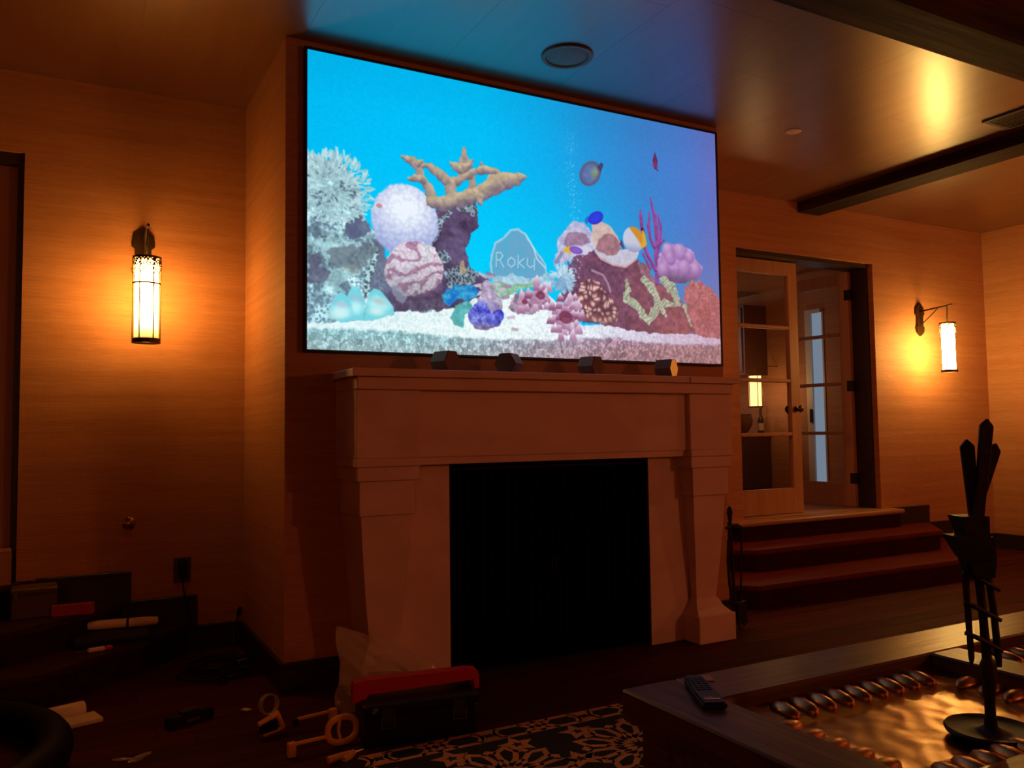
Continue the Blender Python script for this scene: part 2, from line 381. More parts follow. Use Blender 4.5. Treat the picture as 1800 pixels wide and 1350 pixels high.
# ================================================================ ceiling beams and fittings
b=thing('ceiling_beam','rough dark beam crossing the top right corner of the ceiling','beam',(0,-1.80,ZC))
obj('timber',xf(B((XL+.02,XR-.01,-.125,.125,-.248,.0),bevel=.012),Matrix.Identity(4)),M['beam'],b)
b=thing('ceiling_beam','shallow dark beam running from the door wall above the glass doors','beam',(4.71,0,ZC))
obj('timber',B((-.135,.135,-1.67,D-.001,-.092,.0),bevel=.008),M['beam_y'],b)
sp=thing('ceiling_speaker','round flush speaker with a brown grille in the ceiling above the screen','speaker',(1.267,-.449,ZC-.001))
obj('bezel',lathe([(.112,0),(.135,0),(.138,-.006),(.134,-.012),(.116,-.012),(.112,-.006)],seg=40,cap=False),M['speaker'],sp,smooth=True)
obj('grille',lathe([(.113,-.004),(.09,-.009),(.04,-.012),(.002,-.013)],seg=40),M['speaker'],sp,smooth=True)
cp=thing('ceiling_cover_plate','small round white cover plate on the brown ceiling','cover plate',(3.205,-.192,ZC-.001))
obj('disc',lathe([(.05,0),(.05,-.004),(.046,-.007),(.001,-.008)],seg=28),M['white_plate'],cp,smooth=True)
vt=thing('ceiling_vent','dark slotted air vent in the ceiling beside the shallow beam','vent',(4.32,-1.14,ZC-.001))
obj('frame',B((-.14,-.115,-.27,.27,-.012,0),(.115,.14,-.27,.27,-.012,0),(-.115,.115,-.27,-.245,-.012,0),(-.115,.115,.245,.27,-.012,0)),M['dark_wood'],vt)
obj('backing',B((-.115,.115,-.245,.245,-.003,0)),M['soot'],vt)
for i in range(7):
    obj('slat',B((-.115+.013+i*.031,-.115+.028+i*.031,-.245,.245,-.010,-.004)),M['dark_wood'],vt)

# ================================================================ the projection screen
SW,SH,SZ=2.66,1.504,1.638
sc=thing('projection_screen','large thin-framed screen above the mantel showing a bright blue coral aquarium','screen',(0,0,SZ))
fr=.014; yb,yf=-.004,-.040
for bx in ((-fr,SW+fr,yf,yb,-fr,0),(-fr,SW+fr,yf,yb,SH,SH+fr),(-fr,0,yf,yb,0,SH),(SW,SW+fr,yf,yb,0,SH)):
    obj('frame_bar',B(bx,bevel=.003),M['black_frame'],sc)
# ---------------------------------------------------------------- the picture shown on the screen
def paint_aquarium():
    Wp,Hp=1120,630
    rng=np.random.default_rng(7)
    yy,xx=np.mgrid[0:Hp,0:Wp].astype(np.float32)
    def vnoise(sx,sy=None,seed=0):
        sy=sy or sx
        r=np.random.default_rng(seed+101)
        gx,gy=int(Wp/sx)+3,int(Hp/sy)+3
        g=r.random((gy,gx)).astype(np.float32)
        fx,fy=xx/sx,yy/sy
        ix,iy=fx.astype(int),fy.astype(int)
        tx,ty=fx-ix,fy-iy
        tx,ty=tx*tx*(3-2*tx),ty*ty*(3-2*ty)
        a=g[iy,ix]*(1-tx)+g[iy,ix+1]*tx
        b=g[iy+1,ix]*(1-tx)+g[iy+1,ix+1]*tx
        return a*(1-ty)+b*ty
    def fbm(s,seed=0):
        return (vnoise(s,None,seed)*.5+vnoise(s/2,None,seed+1)*.27+vnoise(s/4,None,seed+2)*.15+vnoise(s/8,None,seed+3)*.08)
    def worley(s,seed=0,ax=1.0):
        r=np.random.default_rng(seed+500)
        wa,wb=(vnoise(s*1.3,None,seed+70)*.9,vnoise(s*1.3,None,seed+71)*.9) if s>5 else (0,0)
        gx,gy=int(Wp/s)+6,int(Hp/(s*ax))+6
        px,py,pv=r.random((gy,gx)),r.random((gy,gx)),r.random((gy,gx))
        fx,fy=xx/s+1+wa,yy/(s*ax)+1+wb
        ix,iy=fx.astype(int),fy.astype(int)
        f1=np.full(xx.shape,9.,np.float32);f2=f1.copy();val=f1.copy()
        for dy in (-1,0,1):
            for dx in (-1,0,1):
                jx,jy=ix+dx,iy+dy
                d=np.hypot(jx+px[jy,jx]-fx,jy+py[jy,jx]-fy)
                n=d<f1
                f2=np.where(n,f1,np.minimum(f2,d));val=np.where(n,pv[jy,jx],val);f1=np.where(n,d,f1)
        return f1,f2,val
    n60,n24,n10,n5=fbm(60,1),fbm(24,11),fbm(10,21),vnoise(4,None,31)
    wob1,wob2=fbm(14,41)-.5,fbm(14,51)-.5
    w4=worley(4.2,1);w7=worley(7.5,2);w11=worley(11,3);w16=worley(16,4);w6=worley(6,5,1.3)
    img=np.zeros((Hp,Wp,3),np.float32)
    def C(*c): return np.array(c,np.float32)/255
    def ss(a,b,x):
        t=np.clip((x-a)/(b-a),0,1);return t*t*(3-2*t)
    def poly(pts,rough=0.,soft=1.2):
        p=np.array(pts,float)
        X,Y=xx+wob1*rough*9,yy+wob2*rough*9
        x0,x1=int(max(0,p[:,0].min()-12)),int(min(Wp,p[:,0].max()+12))
        y0,y1=int(max(0,p[:,1].min()-12)),int(min(Hp,p[:,1].max()+12))
        X,Y=X[y0:y1,x0:x1],Y[y0:y1,x0:x1]
        ins=np.zeros(X.shape,bool);dm=np.full(X.shape,1e9)
        for (ax,ay),(bx,by) in zip(p,np.roll(p,-1,0)):
            c=(ay>Y)!=(by>Y)
            ins^=c&(X<(bx-ax)*(Y-ay)/((by-ay) if by!=ay else 1e-9)+ax)
            l=(bx-ax)**2+(by-ay)**2+1e-9
            t=np.clip(((X-ax)*(bx-ax)+(Y-ay)*(by-ay))/l,0,1)
            dm=np.minimum(dm,np.hypot(X-ax-t*(bx-ax),Y-ay-t*(by-ay)))
        sd=np.where(ins,dm,-dm)
        m=np.zeros((Hp,Wp),np.float32);m[y0:y1,x0:x1]=ss(-soft,soft,sd)
        s=np.full((Hp,Wp),-50.,np.float32);s[y0:y1,x0:x1]=sd
        return m,s
    def ell(cx,cy,rx,ry,rot=0,rough=0.,soft=.04):
        a=math.radians(rot);X,Y=xx+wob1*rough*9-cx,yy+wob2*rough*9-cy
        u=(X*math.cos(a)+Y*math.sin(a))/rx;v=(-X*math.sin(a)+Y*math.cos(a))/ry
        r=np.hypot(u,v);soft=max(soft,1.2/min(rx,ry))
        return ss(1+soft,1-soft,r).astype(np.float32),u,v
    def stroke(pts,rad,rough=0.):
        q=np.array(pts,float);g=max(rad)+8
        x0,x1=int(max(0,q[:,0].min()-g)),int(min(Wp,q[:,0].max()+g));y0,y1=int(max(0,q[:,1].min()-g)),int(min(Hp,q[:,1].max()+g))
        X,Y=(xx+wob1*rough*9)[y0:y1,x0:x1],(yy+wob2*rough*9)[y0:y1,x0:x1]
        dm=np.full(X.shape,1e9,np.float32);sh=np.zeros(X.shape,np.float32)
        for i in range(len(pts)-1):
            (ax,ay),(bx,by)=pts[i],pts[i+1];ra,rb=rad[i],rad[i+1]
            l=(bx-ax)**2+(by-ay)**2+1e-9
            t=np.clip(((X-ax)*(bx-ax)+(Y-ay)*(by-ay))/l,0,1)
            r=ra+(rb-ra)*t
            d=np.hypot(X-ax-t*(bx-ax),Y-ay-t*(by-ay))-r
            n=d<dm
            sh=np.where(n,(Y-ay-t*(by-ay))/r,sh);dm=np.where(n,d,dm)
        M=np.zeros((Hp,Wp),np.float32);S=M.copy();M[y0:y1,x0:x1]=ss(1.1,-1.1,dm);S[y0:y1,x0:x1]=sh
        return M,S
    def lerp1(a,b,t): return a+(b-a)*float(np.clip(t,0,1))
    def put(m,c):
        c=np.asarray(c,np.float32)
        ys=np.flatnonzero(m.any(1));xs=np.flatnonzero(m.any(0))
        if not len(ys): return
        w=np.s_[ys[0]:ys[-1]+1,xs[0]:xs[-1]+1]
        k=m[w][...,None]
        img[w]=img[w]*(1-k)+(c[w] if c.ndim==3 else c)*k
    def lerp(a,b,t): return a+(b-a)*np.clip(t,0,1)[...,None]
    def dash(pts,rad,a,c,lim=None,rough=0.):
        P_=np.array(pts,float);g=max(rad)+3
        x0,x1=int(max(0,P_[:,0].min()-g)),int(min(Wp,P_[:,0].max()+g));y0,y1=int(max(0,P_[:,1].min()-g)),int(min(Hp,P_[:,1].max()+g))
        if x1<=x0 or y1<=y0: return
        X,Y=xx[y0:y1,x0:x1],yy[y0:y1,x0:x1];dm=np.full(X.shape,1e9,np.float32)
        for i in range(max(1,len(pts)-1)):
            (ax,ay),(bx,by)=pts[i],pts[min(i+1,len(pts)-1)]
            l=(bx-ax)**2+(by-ay)**2+1e-9
            t=np.clip(((X-ax)*(bx-ax)+(Y-ay)*(by-ay))/l,0,1)
            dm=np.minimum(dm,np.hypot(X-ax-t*(bx-ax),Y-ay-t*(by-ay))-(rad[i]+(rad[min(i+1,len(rad)-1)]-rad[i])*t))
        m=(ss(1.1,-1.1,dm)*a)[...,None]
        if lim is not None: m=m*lim[y0:y1,x0:x1,None]
        img[y0:y1,x0:x1]=img[y0:y1,x0:x1]*(1-m)+np.asarray(c,np.float32)*m
    U_=xx/Wp;V_=yy/Hp
    # water
    st=[0,.18,.36,.52,.64,.78,.9,1.0]
    cs=np.array([[2,186,244],[2,190,250],[3,190,248],[16,172,236],[40,148,218],[62,130,206],[78,124,206],[104,112,190]],np.float32)/255
    for k in range(3): img[...,k]=np.interp(U_,st,cs[:,k])
    low=ss(.15,.8,V_)*(1-ss(.55,.95,U_))
    img[:]=lerp(img,C(2,214,255),low*.75)
    img[:]=lerp(img,C(96,140,205),ss(.4,.95,V_)*ss(.7,1,U_)*.5)
    img*=(.98+.04*n5)[...,None]*(1-.05*ss(.2,0,V_))[...,None]
    img+=((rng.random((Hp,Wp,1))-.5)*.03).astype(np.float32)
    # bubbles
    for i in range(260):
        t=rng.random();bx,by=(654,28)[0]+(rng.normal()*9-6*math.sin(t*5)),70+t*250
        dash([(bx,by)],[.6+rng.random()*1.],.18+.35*rng.random()*(.3+t),C(170,230,250))
    # sand
    m,s=poly([(-14,558),(71,566),(187,542),(261,531),(338,505),(457,479),(581,479),(645,529),(678,548),(747,541),(835,551),(984,553),(1153,552),(1160,659),(-16,658)],.6)
    side=ss(.35,1.,U_)
    sand=lerp(C(234,252,254)*np.ones((Hp,Wp,3),np.float32),C(205,190,218),side)
    gr=(w4[2]-.5)*.34-ss(.25,.0,w4[1]-w4[0])*.22
    put(m,np.clip(sand*(1.04+gr*.5+(n10-.5)*.14)[...,None],0,1))
    m,s=poly([(-15,587),(70,586),(199,582),(280,589),(454,591),(563,588),(694,577),(781,574),(870,582),(983,582),(1153,574),(1160,659),(-16,658)],1.2,4)
    gcol=lerp(C(160,202,206)*np.ones((Hp,Wp,3),np.float32),C(172,142,166),ss(.15,.75,U_))
    gcol=lerp(gcol,C(158,116,112),ss(.93,1.0,V_+.05*side)*(.25+.5*side))
    gr=(w6[2]-.5)*.45-ss(.3,.0,w6[1]-w6[0])*.22+.06
    put(m,np.clip(gcol*(1+gr)[...,None],0,1))
    # left rock
    lm,s=poly([(-14,230),(10,226),(28,227),(65,225),(83,240),(108,262),(117,291),(117,322),(126,352),(136,363),(151,362),(161,379),(170,441),(187,502),(186,547),(134,563),(-20,577)],1.6)
    hol=ss(.55,.3,w11[0])*ss(.42,.6,n24)
    hol2=ss(.42,.25,w7[0])*ss(.45,.62,n60)
    rock=lerp(C(178,218,224)*np.ones((Hp,Wp,3),np.float32),C(112,140,154),(n24-.38)*1.8)
    rock=lerp(rock,C(84,96,116),np.maximum(hol,hol2)*.75)
    rock*=((.84+.34*n10+.2*(n5-.5))*(.72+.55*n60))[...,None]
    rock+=(ss(.62,.72,n10)*.12)[...,None]
    put(lm,np.clip(rock,0,1))
    for pts,c,a in (([(82,353),(110,340),(120,349),(136,362),(125,380),(89,391),(77,375)],C(84,84,118),.9),
                    ([(42,422),(74,407),(125,398),(148,401),(139,429),(124,450),(85,455),(46,451)],C(98,100,112),.75),
                    ([(1,433),(24,429),(34,442),(24,458),(48,463),(38,485),(0,494)],C(88,74,100),.85),
                    ([(150,390),(166,384),(170,441),(193,502),(184,538),(148,530),(131,481),(142,431)],C(92,84,112),.85),
                    ([(73,449),(105,441),(123,457),(108,468),(80,465)],C(170,160,140),.35),
                    ([(72,485),(87,484),(97,508),(80,500)],C(84,92,110),.7)):
        m,_=poly(pts,2.2,2.5);put(m*a*(.6+.6*n10),c)
    m,_=poly([(123,469),(150,405),(155,412),(136,481),(130,518),(120,517)],1.2)
    put(m,np.clip(C(186,216,224)*(1-.6*ss(.5,.3,w7[0]))[...,None]*np.ones((Hp,Wp,3),np.float32),0,1))
    # pale strand coral at the top of the rock
    for i in range(520):
        a=rng.random()*6.283;r=math.sqrt(rng.random())
        c0=(52,287);sx,sy=c0[0]+math.cos(a)*r*86,c0[1]+math.sin(a)*r*74
        if sx<-5: continue
        da=a+rng.normal()*.5;L=5+rng.random()*9
        d=rng.random();dash([(sx,sy),(sx+math.cos(da)*L,sy+math.sin(da)*L-3)],[2.2,1.6+rng.random()],.8,lerp1(C(122,172,182),C(206,232,236),min(1,d*.8+.3*r)))
    # dark pillar
    m,s=poly([(262,300),(287,308),(344,286),(387,281),(395,310),(398,330),(380,350),(370,372),(363,386),(370,405),(373,431),(392,443),(415,450),(421,476),(382,503),(324,530),(187,542),(159,504),(262,472),(274,381)],1.6)
    pil=lerp(C(96,78,112)*np.ones((Hp,Wp,3),np.float32),C(66,48,74),(n24-.3)*2)
    pil=pil*(.8+.5*n10)[...,None]
    put(m,np.clip(pil,0,1))
    lace=np.clip(C(178,208,222)*(1.02-.5*ss(.5,.25,w7[0])-.3*(1-n10))[...,None]*np.ones((Hp,Wp,3),np.float32),0,1)
    for pts in ([(265,300),(284,306),(281,324),(270,328)],[(281,327),(300,322),(323,301),(329,306),(308,339),(293,373),(279,394),(274,375),(282,348)],
                [(323,299),(381,281),(393,293),(383,310),(355,300)],[(290,400),(313,396),(329,418),(301,425)],[(306,443),(340,427),(372,425),(398,449),(371,471),(348,481),(314,479)],[(220,520),(282,506),(324,519),(281,537),(227,540)]):
        mm,_=poly(pts,1.8);put(mm*(.55+.5*n10),lace)
    mm,_=poly([(345,416),(355,413),(363,438),(354,450)],1);put(mm*.8,C(186,160,120))
    # white rounded coral
    m,u,v=ell(*(216,340),78,82,0,1.2)
    sh=np.clip(1-np.hypot(u*.8,v+.35)*.75,0,1)
    col=lerp(C(150,158,214)*np.ones((Hp,Wp,3),np.float32),C(240,246,255),sh*1.25+(.35-w11[0])*.45)
    put(m,np.clip(col,0,1))
    mm,_,_=ell(*(156,313),7,5);put(mm,C(200,140,140))
    # meandering pink coral
    m,s=poly([(166,454),(172,426),(190,402),(219,385),(257,382),(287,394),(302,420),(306,443),(300,469),(278,496),(255,506),(217,508),(188,497),(171,476)],.8)
    cx,cy=(234,446)
    ph=np.sin(((xx-cx)*.45+(yy-cy)*.9+(n60-.5)*110+(n24-.5)*40)*.165)
    brain=lerp(C(160,116,142)*np.ones((Hp,Wp,3),np.float32),C(206,188,202),ss(-1.,.2,ph))
    brain=lerp(brain,C(178,206,198),ss(.6,1.,ph)*(n24>.5)*.35)
    brain*=(.86+.3*n5*.9)[...,None]*(1.1-.4*ss(cy-40,cy+120,yy))[...,None]
    put(m,np.clip(brain,0,1))
    mm,_=poly([(188,492),(217,508),(278,491),(310,494),(317,526),(254,539),(189,537)],1.5,3);put(mm*.8,C(84,58,84)*np.ones((Hp,Wp,3),np.float32)*(.7+.6*n10)[...,None])
    mm,_=poly([(182,488),(201,481),(222,510),(207,524),(192,515)],1,2);put(mm*.7,C(150,150,170))
    # staghorn coral
    tan=lambda sh:np.clip(lerp(C(190,170,142)*np.ones((Hp,Wp,3),np.float32),C(100,86,116),sh*.6+.3)*(.84+.36*n10)[...,None],0,1)
    for pts,rad in (([(380,251),(381,222)],[10,9]),([(405,191),(401,181)],[5,3]),([(360,213),(362,186),(361,155)],[16,14,4]),([(357,206),(338,203),(324,192)],[15,11,3]),([(363,199),(378,189),(384,179)],[10,7,3]),
        ([(327,242),(354,226),(378,210),(411,199),(445,199)],[12,10,9,10,9]),
        ([(328,272),(325,242),(307,229),(280,213),(264,210),(246,210)],[14,13,12,9,7,4]),
        ([(283,288),(272,259),(259,241),(245,218),(237,203),(223,200),(211,194)],[13,11,10,10,12,9,4]),([(259,242),(241,242),(224,243)],[10,9,4]),([(245,205),(257,200)],[9,4]),
        ([(283,290),(314,289),(355,274),(399,257),(436,230),(469,216),(494,209),(522,202)],[15,17,18,18,22,21,16,4]),([(399,263),(399,277)],[12,7])):
        mk,sh=stroke(pts,rad,1.5);put(mk,tan(sh+.25*(n5-.5)))
    # etched glass slab
    slab=[(476,330),(499,326),(519,336),(538,362),(561,387),(574,405),(578,427),(569,444),(536,452),(491,460),(444,456),(429,448),(422,418),(426,396),(435,367),(461,349)]
    m,s=poly(slab,.5)
    g=lerp(C(92,170,204)*np.ones((Hp,Wp,3),np.float32),C(128,160,196),(n24-.3)*1.6)
    g=lerp(g,C(160,196,214),ss(560*.78,560*.88,yy)*.5)
    put(m*.93,g)
    put(m*ss(7,2.5,s)*.75*(.6+.5*n10),C(190,224,246))
    mm,_=stroke([(520,338),(540,367),(549,394),(572,414)],[1.6,2,2,2]);put(mm*.8,C(196,226,246))
    lt=C(176,216,238)
    for pts in ([(441,423),(442,391)],[(442,391),(453,389),(459,396),(452,406),(443,408)],[(451,407),(461,423)],[(481,398),(472,406),(472,415),(481,421),(490,414),(491,404),(481,398)],
                [(500,392),(499,421)],[(515,398),(501,409),(516,420)],[(525,397),(524,412),(532,418),(542,412)],[(544,396),(543,422)]):
        mm,_=stroke(pts,[2.9]*len(pts));put(mm*.34,C(60,110,150))
        mm,_=stroke([(a-1,b-1) for a,b in pts],[2.0]*len(pts));put(mm*.8,lt)
    mm,_=poly([(427,447),(465,439),(535,439),(580,427),(602,436),(582,453),(511,462),(457,461),(430,457)],2.);put(mm*.8,np.clip(C(186,214,232)*(.75+.45*n10)[...,None],0,1))
    # moss and small plates
    m,s=poly([(415,461),(442,456),(488,461),(542,449),(558,459),(511,468),(479,483),(456,497),(438,489)],1.6)
    put(m,np.clip(C(142,190,160)*(.7+.6*n10)[...,None],0,1))
    for i in range(34):
        x,y=(423,487);x+=rng.normal()*30;y+=rng.normal()*26
        w=4+rng.random()*5;dash([(x-w,y),(x+w,y+rng.normal()*4)],[3+rng.random()*2,4],.9,lerp1(C(150,120,150),C(222,206,222),rng.random()))
    # frilled clams, blue / teal / violet
    m,s=poly([(305,500),(313,484),(332,477),(356,470),(383,472),(392,485),(385,500),(360,509),(338,505),(324,523),(308,520)],1.8)
    put(m,np.clip(lerp(C(28,110,196)*np.ones((Hp,Wp,3),np.float32),C(80,200,220),(n10-.3)*1.8),0,1))
    m,s=poly([(338,519),(370,506),(378,523),(359,537),(354,567),(331,563),(323,545)],1.2)
    put(m,np.clip(C(92,176,176)*(.75+.5*n10)[...,None],0,1))
    m,s=poly([(368,530),(382,513),(411,498),(435,502),(456,522),(457,541),(440,561),(410,573),(383,569),(369,553)],1.2)
    vio=lerp(C(62,62,190)*np.ones((Hp,Wp,3),np.float32),C(150,160,235),(n24-.35)*2+(n10-.5)*1.2)
    vio=lerp(vio,C(150,130,160),ss((410,549)[1],(410,567)[1],yy)*.8)
    put(m,np.clip(vio*(.75+.5*n5*.9)[...,None],0,1))
    # pearly clams
    pearl=[[(84,543),(86,511),(96,492),(107,492),(116,507),(123,521),(121,563),(93,565)],[(46,550),(49,537),(58,517),(72,505),(83,513),(94,533),(101,564),(71,572),(54,562)],
           [(121,566),(124,537),(133,505),(143,494),(156,496),(171,511),(187,531),(189,545),(152,560)]]
    for k,pts in enumerate(pearl):
        m,s=poly(pts,.2,1.5);c=np.mean(np.array(pts),0)
        col=lerp(C(120,214,226)*np.ones((Hp,Wp,3),np.float32),C(206,250,252),ss(2,16,s)*.5+.4*np.sin((yy-c[1])*.12+k))
        put(m,np.clip(col,0,1))
        mm,_,_=ell(c[0]-3,c[1]+16,17,8,0,0,.8);put(mm*.75*(k!=0),C(238,250,244))
        mm,_,_=ell(c[0]+2,c[1]-6,15,6,10,0,.9);put(mm*.5,C(170,160,150) if k==2 else C(190,170,200))
    mm,_=poly([(394,469),(415,454),(442,479),(456,512),(428,529),(404,501)],2.);put(mm*.8,np.clip(C(178,160,190)*(.6+.8*n10)[...,None],0,1))
    mm,_=poly([(471,518),(487,483),(526,469),(549,493),(540,529),(494,531)],2.);put(mm*.9,np.clip(C(150,126,150)*(.55+.9*n10)[...,None],0,1))
    # right rock
    m,s=poly([(606,447),(635,403),(656,380),(692,365),(717,359),(758,382),(802,391),(844,369),(876,381),(906,423),(940,438),(986,466),(1014,510),(1034,551),(984,556),(835,554),(746,543),(678,541),(630,502)],1.6)
    rk=lerp(C(112,72,100)*np.ones((Hp,Wp,3),np.float32),C(150,84,86),ss(.62,.92,U_)*.9+(n24-.5)*.6)
    rk*=(.72+.55*n10)[...,None]
    put(m,np.clip(rk,0,1))
    mm,_=poly([(844,372),(876,381),(904,423),(893,442),(860,414)],1.6,2);put(mm*.6*n10*1.6,C(170,130,150))
    for i in range(60):
        x,y=(652,402);x+=rng.normal()*14;y+=rng.normal()*22
        dash([(x,y)],[2.3],.8,lerp1(C(70,50,90),C(205,200,225),rng.random()))
    mm,_=stroke([(707,409),(740,418),(753,437),(761,458)],[3,3,3,3]);put(mm*.7,C(190,160,180))
    # shells
    m,s=poly([(595,395),(608,372),(604,356),(608,336),(635,309),(652,292),(683,292),(708,315),(717,355),(695,370),(656,380),(619,402),(599,406)],1.6)
    put(m,np.clip(lerp(C(170,168,206)*np.ones((Hp,Wp,3),np.float32),C(222,222,240),(n10-.3)*1.6),0,1))
    mm,_=poly([(624,351),(634,328),(658,317),(688,321),(707,340),(687,348),(657,348),(640,361)],1.2,2);put(mm*.85,C(150,112,142)*np.ones((Hp,Wp,3),np.float32)*(.8+.4*n10)[...,None])
    mm,_=poly([(598,398),(617,371),(625,371),(613,399)],1,2);put(mm*.6,C(90,110,160))
    mm,_=poly([(663,353),(700,351),(710,357),(676,372)],.6,1.5);put(mm*.9,C(214,206,226))
    m,s=poly([(708,338),(709,295),(723,287),(740,284),(767,293),(784,313),(793,334),(794,347),(855,344),(846,366),(809,391),(770,388),(732,374),(715,358)],.7)
    shc=lerp(C(206,182,176)*np.ones((Hp,Wp,3),np.float32),C(200,196,216),ss((752,329)[1],(752,358)[1],yy))
    put(m,np.clip(shc*(.9+.2*n10)[...,None],0,1))
    mm,_=poly([(719,356),(728,330),(746,314),(770,310),(788,327),(794,347),(783,362),(755,368)],.8,2);put(mm,C(164,118,128)*np.ones((Hp,Wp,3),np.float32)*(.8+.4*n10)[...,None])
    mm,_=stroke([(717,361),(734,377),(770,389),(809,391),(844,369)],[2,3,3,3.5,2]);put(mm*.8,C(216,184,180))
    # purple whip coral
    for pts,r in (([(894,204),(899,227),(906,253),(910,291),(913,324),(908,351),(911,381),(906,426)],[2.5,4,6,7,7,8,7,6]),([(860,240),(861,261),(866,296)],[3,6,6]),([(888,243),(885,273),(889,308),(902,331)],[3,5,5,6]),([(917,246),(924,275),(923,305),(915,330)],[3,5,5,5]),([(870,334),(882,356),(895,379),(905,393)],[5,6,6,5]),([(866,352),(876,372),(887,389)],[4,4,4]),([(915,324),(934,310)],[5,3])):
        mk,sh=stroke(pts,r,.6);put(mk,np.clip(lerp(C(166,84,166)*np.ones((Hp,Wp,3),np.float32),C(106,52,124),sh+.4)*(.8+.4*n10)[...,None],0,1))
    # lilac lump coral
    m,s=poly([(908,381),(918,347),(937,323),(968,317),(1006,321),(1033,334),(1037,352),(1064,371),(1055,400),(1019,412),(988,420),(930,427),(912,411)],1.)
    col=C(176,136,196)*np.ones((Hp,Wp,3),np.float32)
    put(m,np.clip(col*(.78+.4*n10)[...,None]*(1.1-.5*ss((970,368)[1],(969,421)[1],yy))[...,None],0,1))
    for (x,y),r in zip([(948,339),(990,338),(955,358),(1019,349),(1040,381),(1001,381),(932,391)],(22,22,18,16,20,22,20)):
        mm,u,v=ell(x,y,r,r*1.05,0,.6,.2);put(mm*.75,np.clip(lerp(C(206,172,216)*np.ones((Hp,Wp,3),np.float32),C(142,98,164),np.hypot(u+.3,v+.5)*.75),0,1))
    # shelved tan coral
    m,s=poly([(660,472),(671,443),(698,432),(729,436),(749,459),(769,479),(783,504),(778,533),(729,541),(689,533),(666,506)],1.6)
    d=ss(.0,.7,w16[0]);sc=np.clip(lerp(C(222,186,176)*np.ones((Hp,Wp,3),np.float32),C(112,66,76),d*1.1+ss(.16,.0,w16[1]-w16[0])*.6)*(.85+.3*w16[2])[...,None],0,1)
    put(m,lerp(sc,C(150,100,96),ss((713,504)[1],(712,547)[1],yy)*.5))
    # leafy green coral
    for pts,r in (([(813,430),(814,450),(808,472),(845,490),(861,512),(879,528)],[6,9,11,12,12,7]),([(869,421),(889,439),(903,459),(908,482),(889,510),(879,525)],[11,12,11,12,12,8]),([(908,485),(935,475),(967,479)],[10,11,6]),([(919,485),(934,505)],[9,6]),([(927,415),(949,430),(968,452),(975,475)],[12,15,13,8]),([(996,480),(1012,504),(1025,530)],[6,8,7])):
        mk,sh=stroke(pts,r,1.6)
        fr=.5+.5*np.sin((xx*.8+yy*.9+n24*40)*.55)
        put(mk,np.clip(lerp(C(196,196,178)*np.ones((Hp,Wp,3),np.float32),C(122,142,108),fr*.8+np.abs(sh)*.0)*(.82+.35*n10)[...,None],0,1))
    # orange anemone at the right edge
    m,s=poly([(999,427),(1027,411),(1063,412),(1096,428),(1130,457),(1143,565),(1032,551),(1014,510),(998,465)],2.)
    put(m,np.clip(C(178,106,110)*(.7+.6*n10)[...,None],0,1))
    for i in range(260):
        t=rng.random();x,y=(1068,476);x+=rng.normal()*26;y+=rng.normal()*36
        a=rng.random()*6.28
        dash([(x,y),(x+math.cos(a)*8,y+math.sin(a)*8)],[1.8,1.3],.8,lerp1(C(150,72,76),C(216,146,136),rng.random()*ss((1066,553)[1],(1070,414)[1],np.float32(y))),m)
    # pale blue anemone
    for i in range(170):
        a=rng.random()*6.283;r=math.sqrt(rng.random());x,y=(621,436);x+=math.cos(a)*r*32;y+=math.sin(a)*r*30
        dash([(x,y),(x+math.cos(a)*7,y+math.sin(a)*7)],[3,2],.9,lerp1(C(108,158,196),C(206,232,244),rng.random()*.7+.3*(math.sin(a)<0)))
    # barnacles
    for (x0,y0),n,rr in zip([(557,481),(643,508),(629,530),(514,499)],(16,10,30,6),(24,22,36,15)):
        for i in range(n):
            a=2*math.pi*i/n+rng.random()*.3;k=.45+.55*((i%3)/2)
            bx,by=x0,y0;bx+=math.cos(a)*rr*1.25*k;by+=math.sin(a)*rr*1.35*k
            h=13+rng.random()*7;w=9+rng.random()*3;ti=math.cos(a)*9
            pts=[(bx-w,by+h*.6),(bx-w*.75,by-h*.3),(bx+ti*.5,by-h),(bx+w*.75,by-h*.3),(bx+w,by+h*.6)]
            mk,s=poly(pts,.4)
            put(mk,np.clip(lerp(lerp1(C(132,70,106),C(190,150,182),rng.random())*np.ones((Hp,Wp,3),np.float32),C(230,216,234),ss(by+h*.5,by-h,yy)*(.75+.6*n10)),0,1))
        mk,_,_=ell(x0,y0,rr*.55,rr*.42,0,.6);put(mk*.85,C(120,52,80))
    # fish
    def fish(c,rx,ry,rot,col,dark,tail=None):
        m,u,v=ell(*c,rx,ry,rot,.1)
        put(m,np.clip(lerp(col*np.ones((Hp,Wp,3),np.float32),dark,(np.hypot(u,v)**3)*.8+(v>.5)*.15),0,1))
        return m,u,v
    m,_=poly([(687,286),(696,273),(706,284),(692,295)],.3);put(m*.7,C(52,80,190))
    fish((721,276),24,15,-28,C(46,66,226),C(58,40,190))
    m,u,v=ell(*(707,166),37,27,-45,.2)
    fc=lerp(C(92,116,172)*np.ones((Hp,Wp,3),np.float32),C(140,158,110),ss(.75,.05,np.hypot(u-.35,v-.3))*.8)*(.86+.28*n10)[...,None]
    fc=lerp(fc,C(98,88,120),ss(.55,1.,np.hypot(u,v)));put(m,fc)
    m,_=poly([(728,146),(741,132),(747,138),(738,159)],.3);put(m,C(70,66,104))
    m,_=poly([(911,79),(920,102),(917,123),(908,125),(903,104)],.2);put(m,C(104,42,96))
    m,_=poly([(899,120),(912,103),(923,119),(911,124)],.2);put(m*.5,C(150,60,90))
    m,_=stroke([(911,124),(921,129)],[2,1]);put(m,C(70,40,90))
    m,_=poly([(798,323),(807,346),(805,347),(791,335)],.2);put(m,C(96,56,96))
    m,u,v=ell(*(836,319),33,33,0,.1)
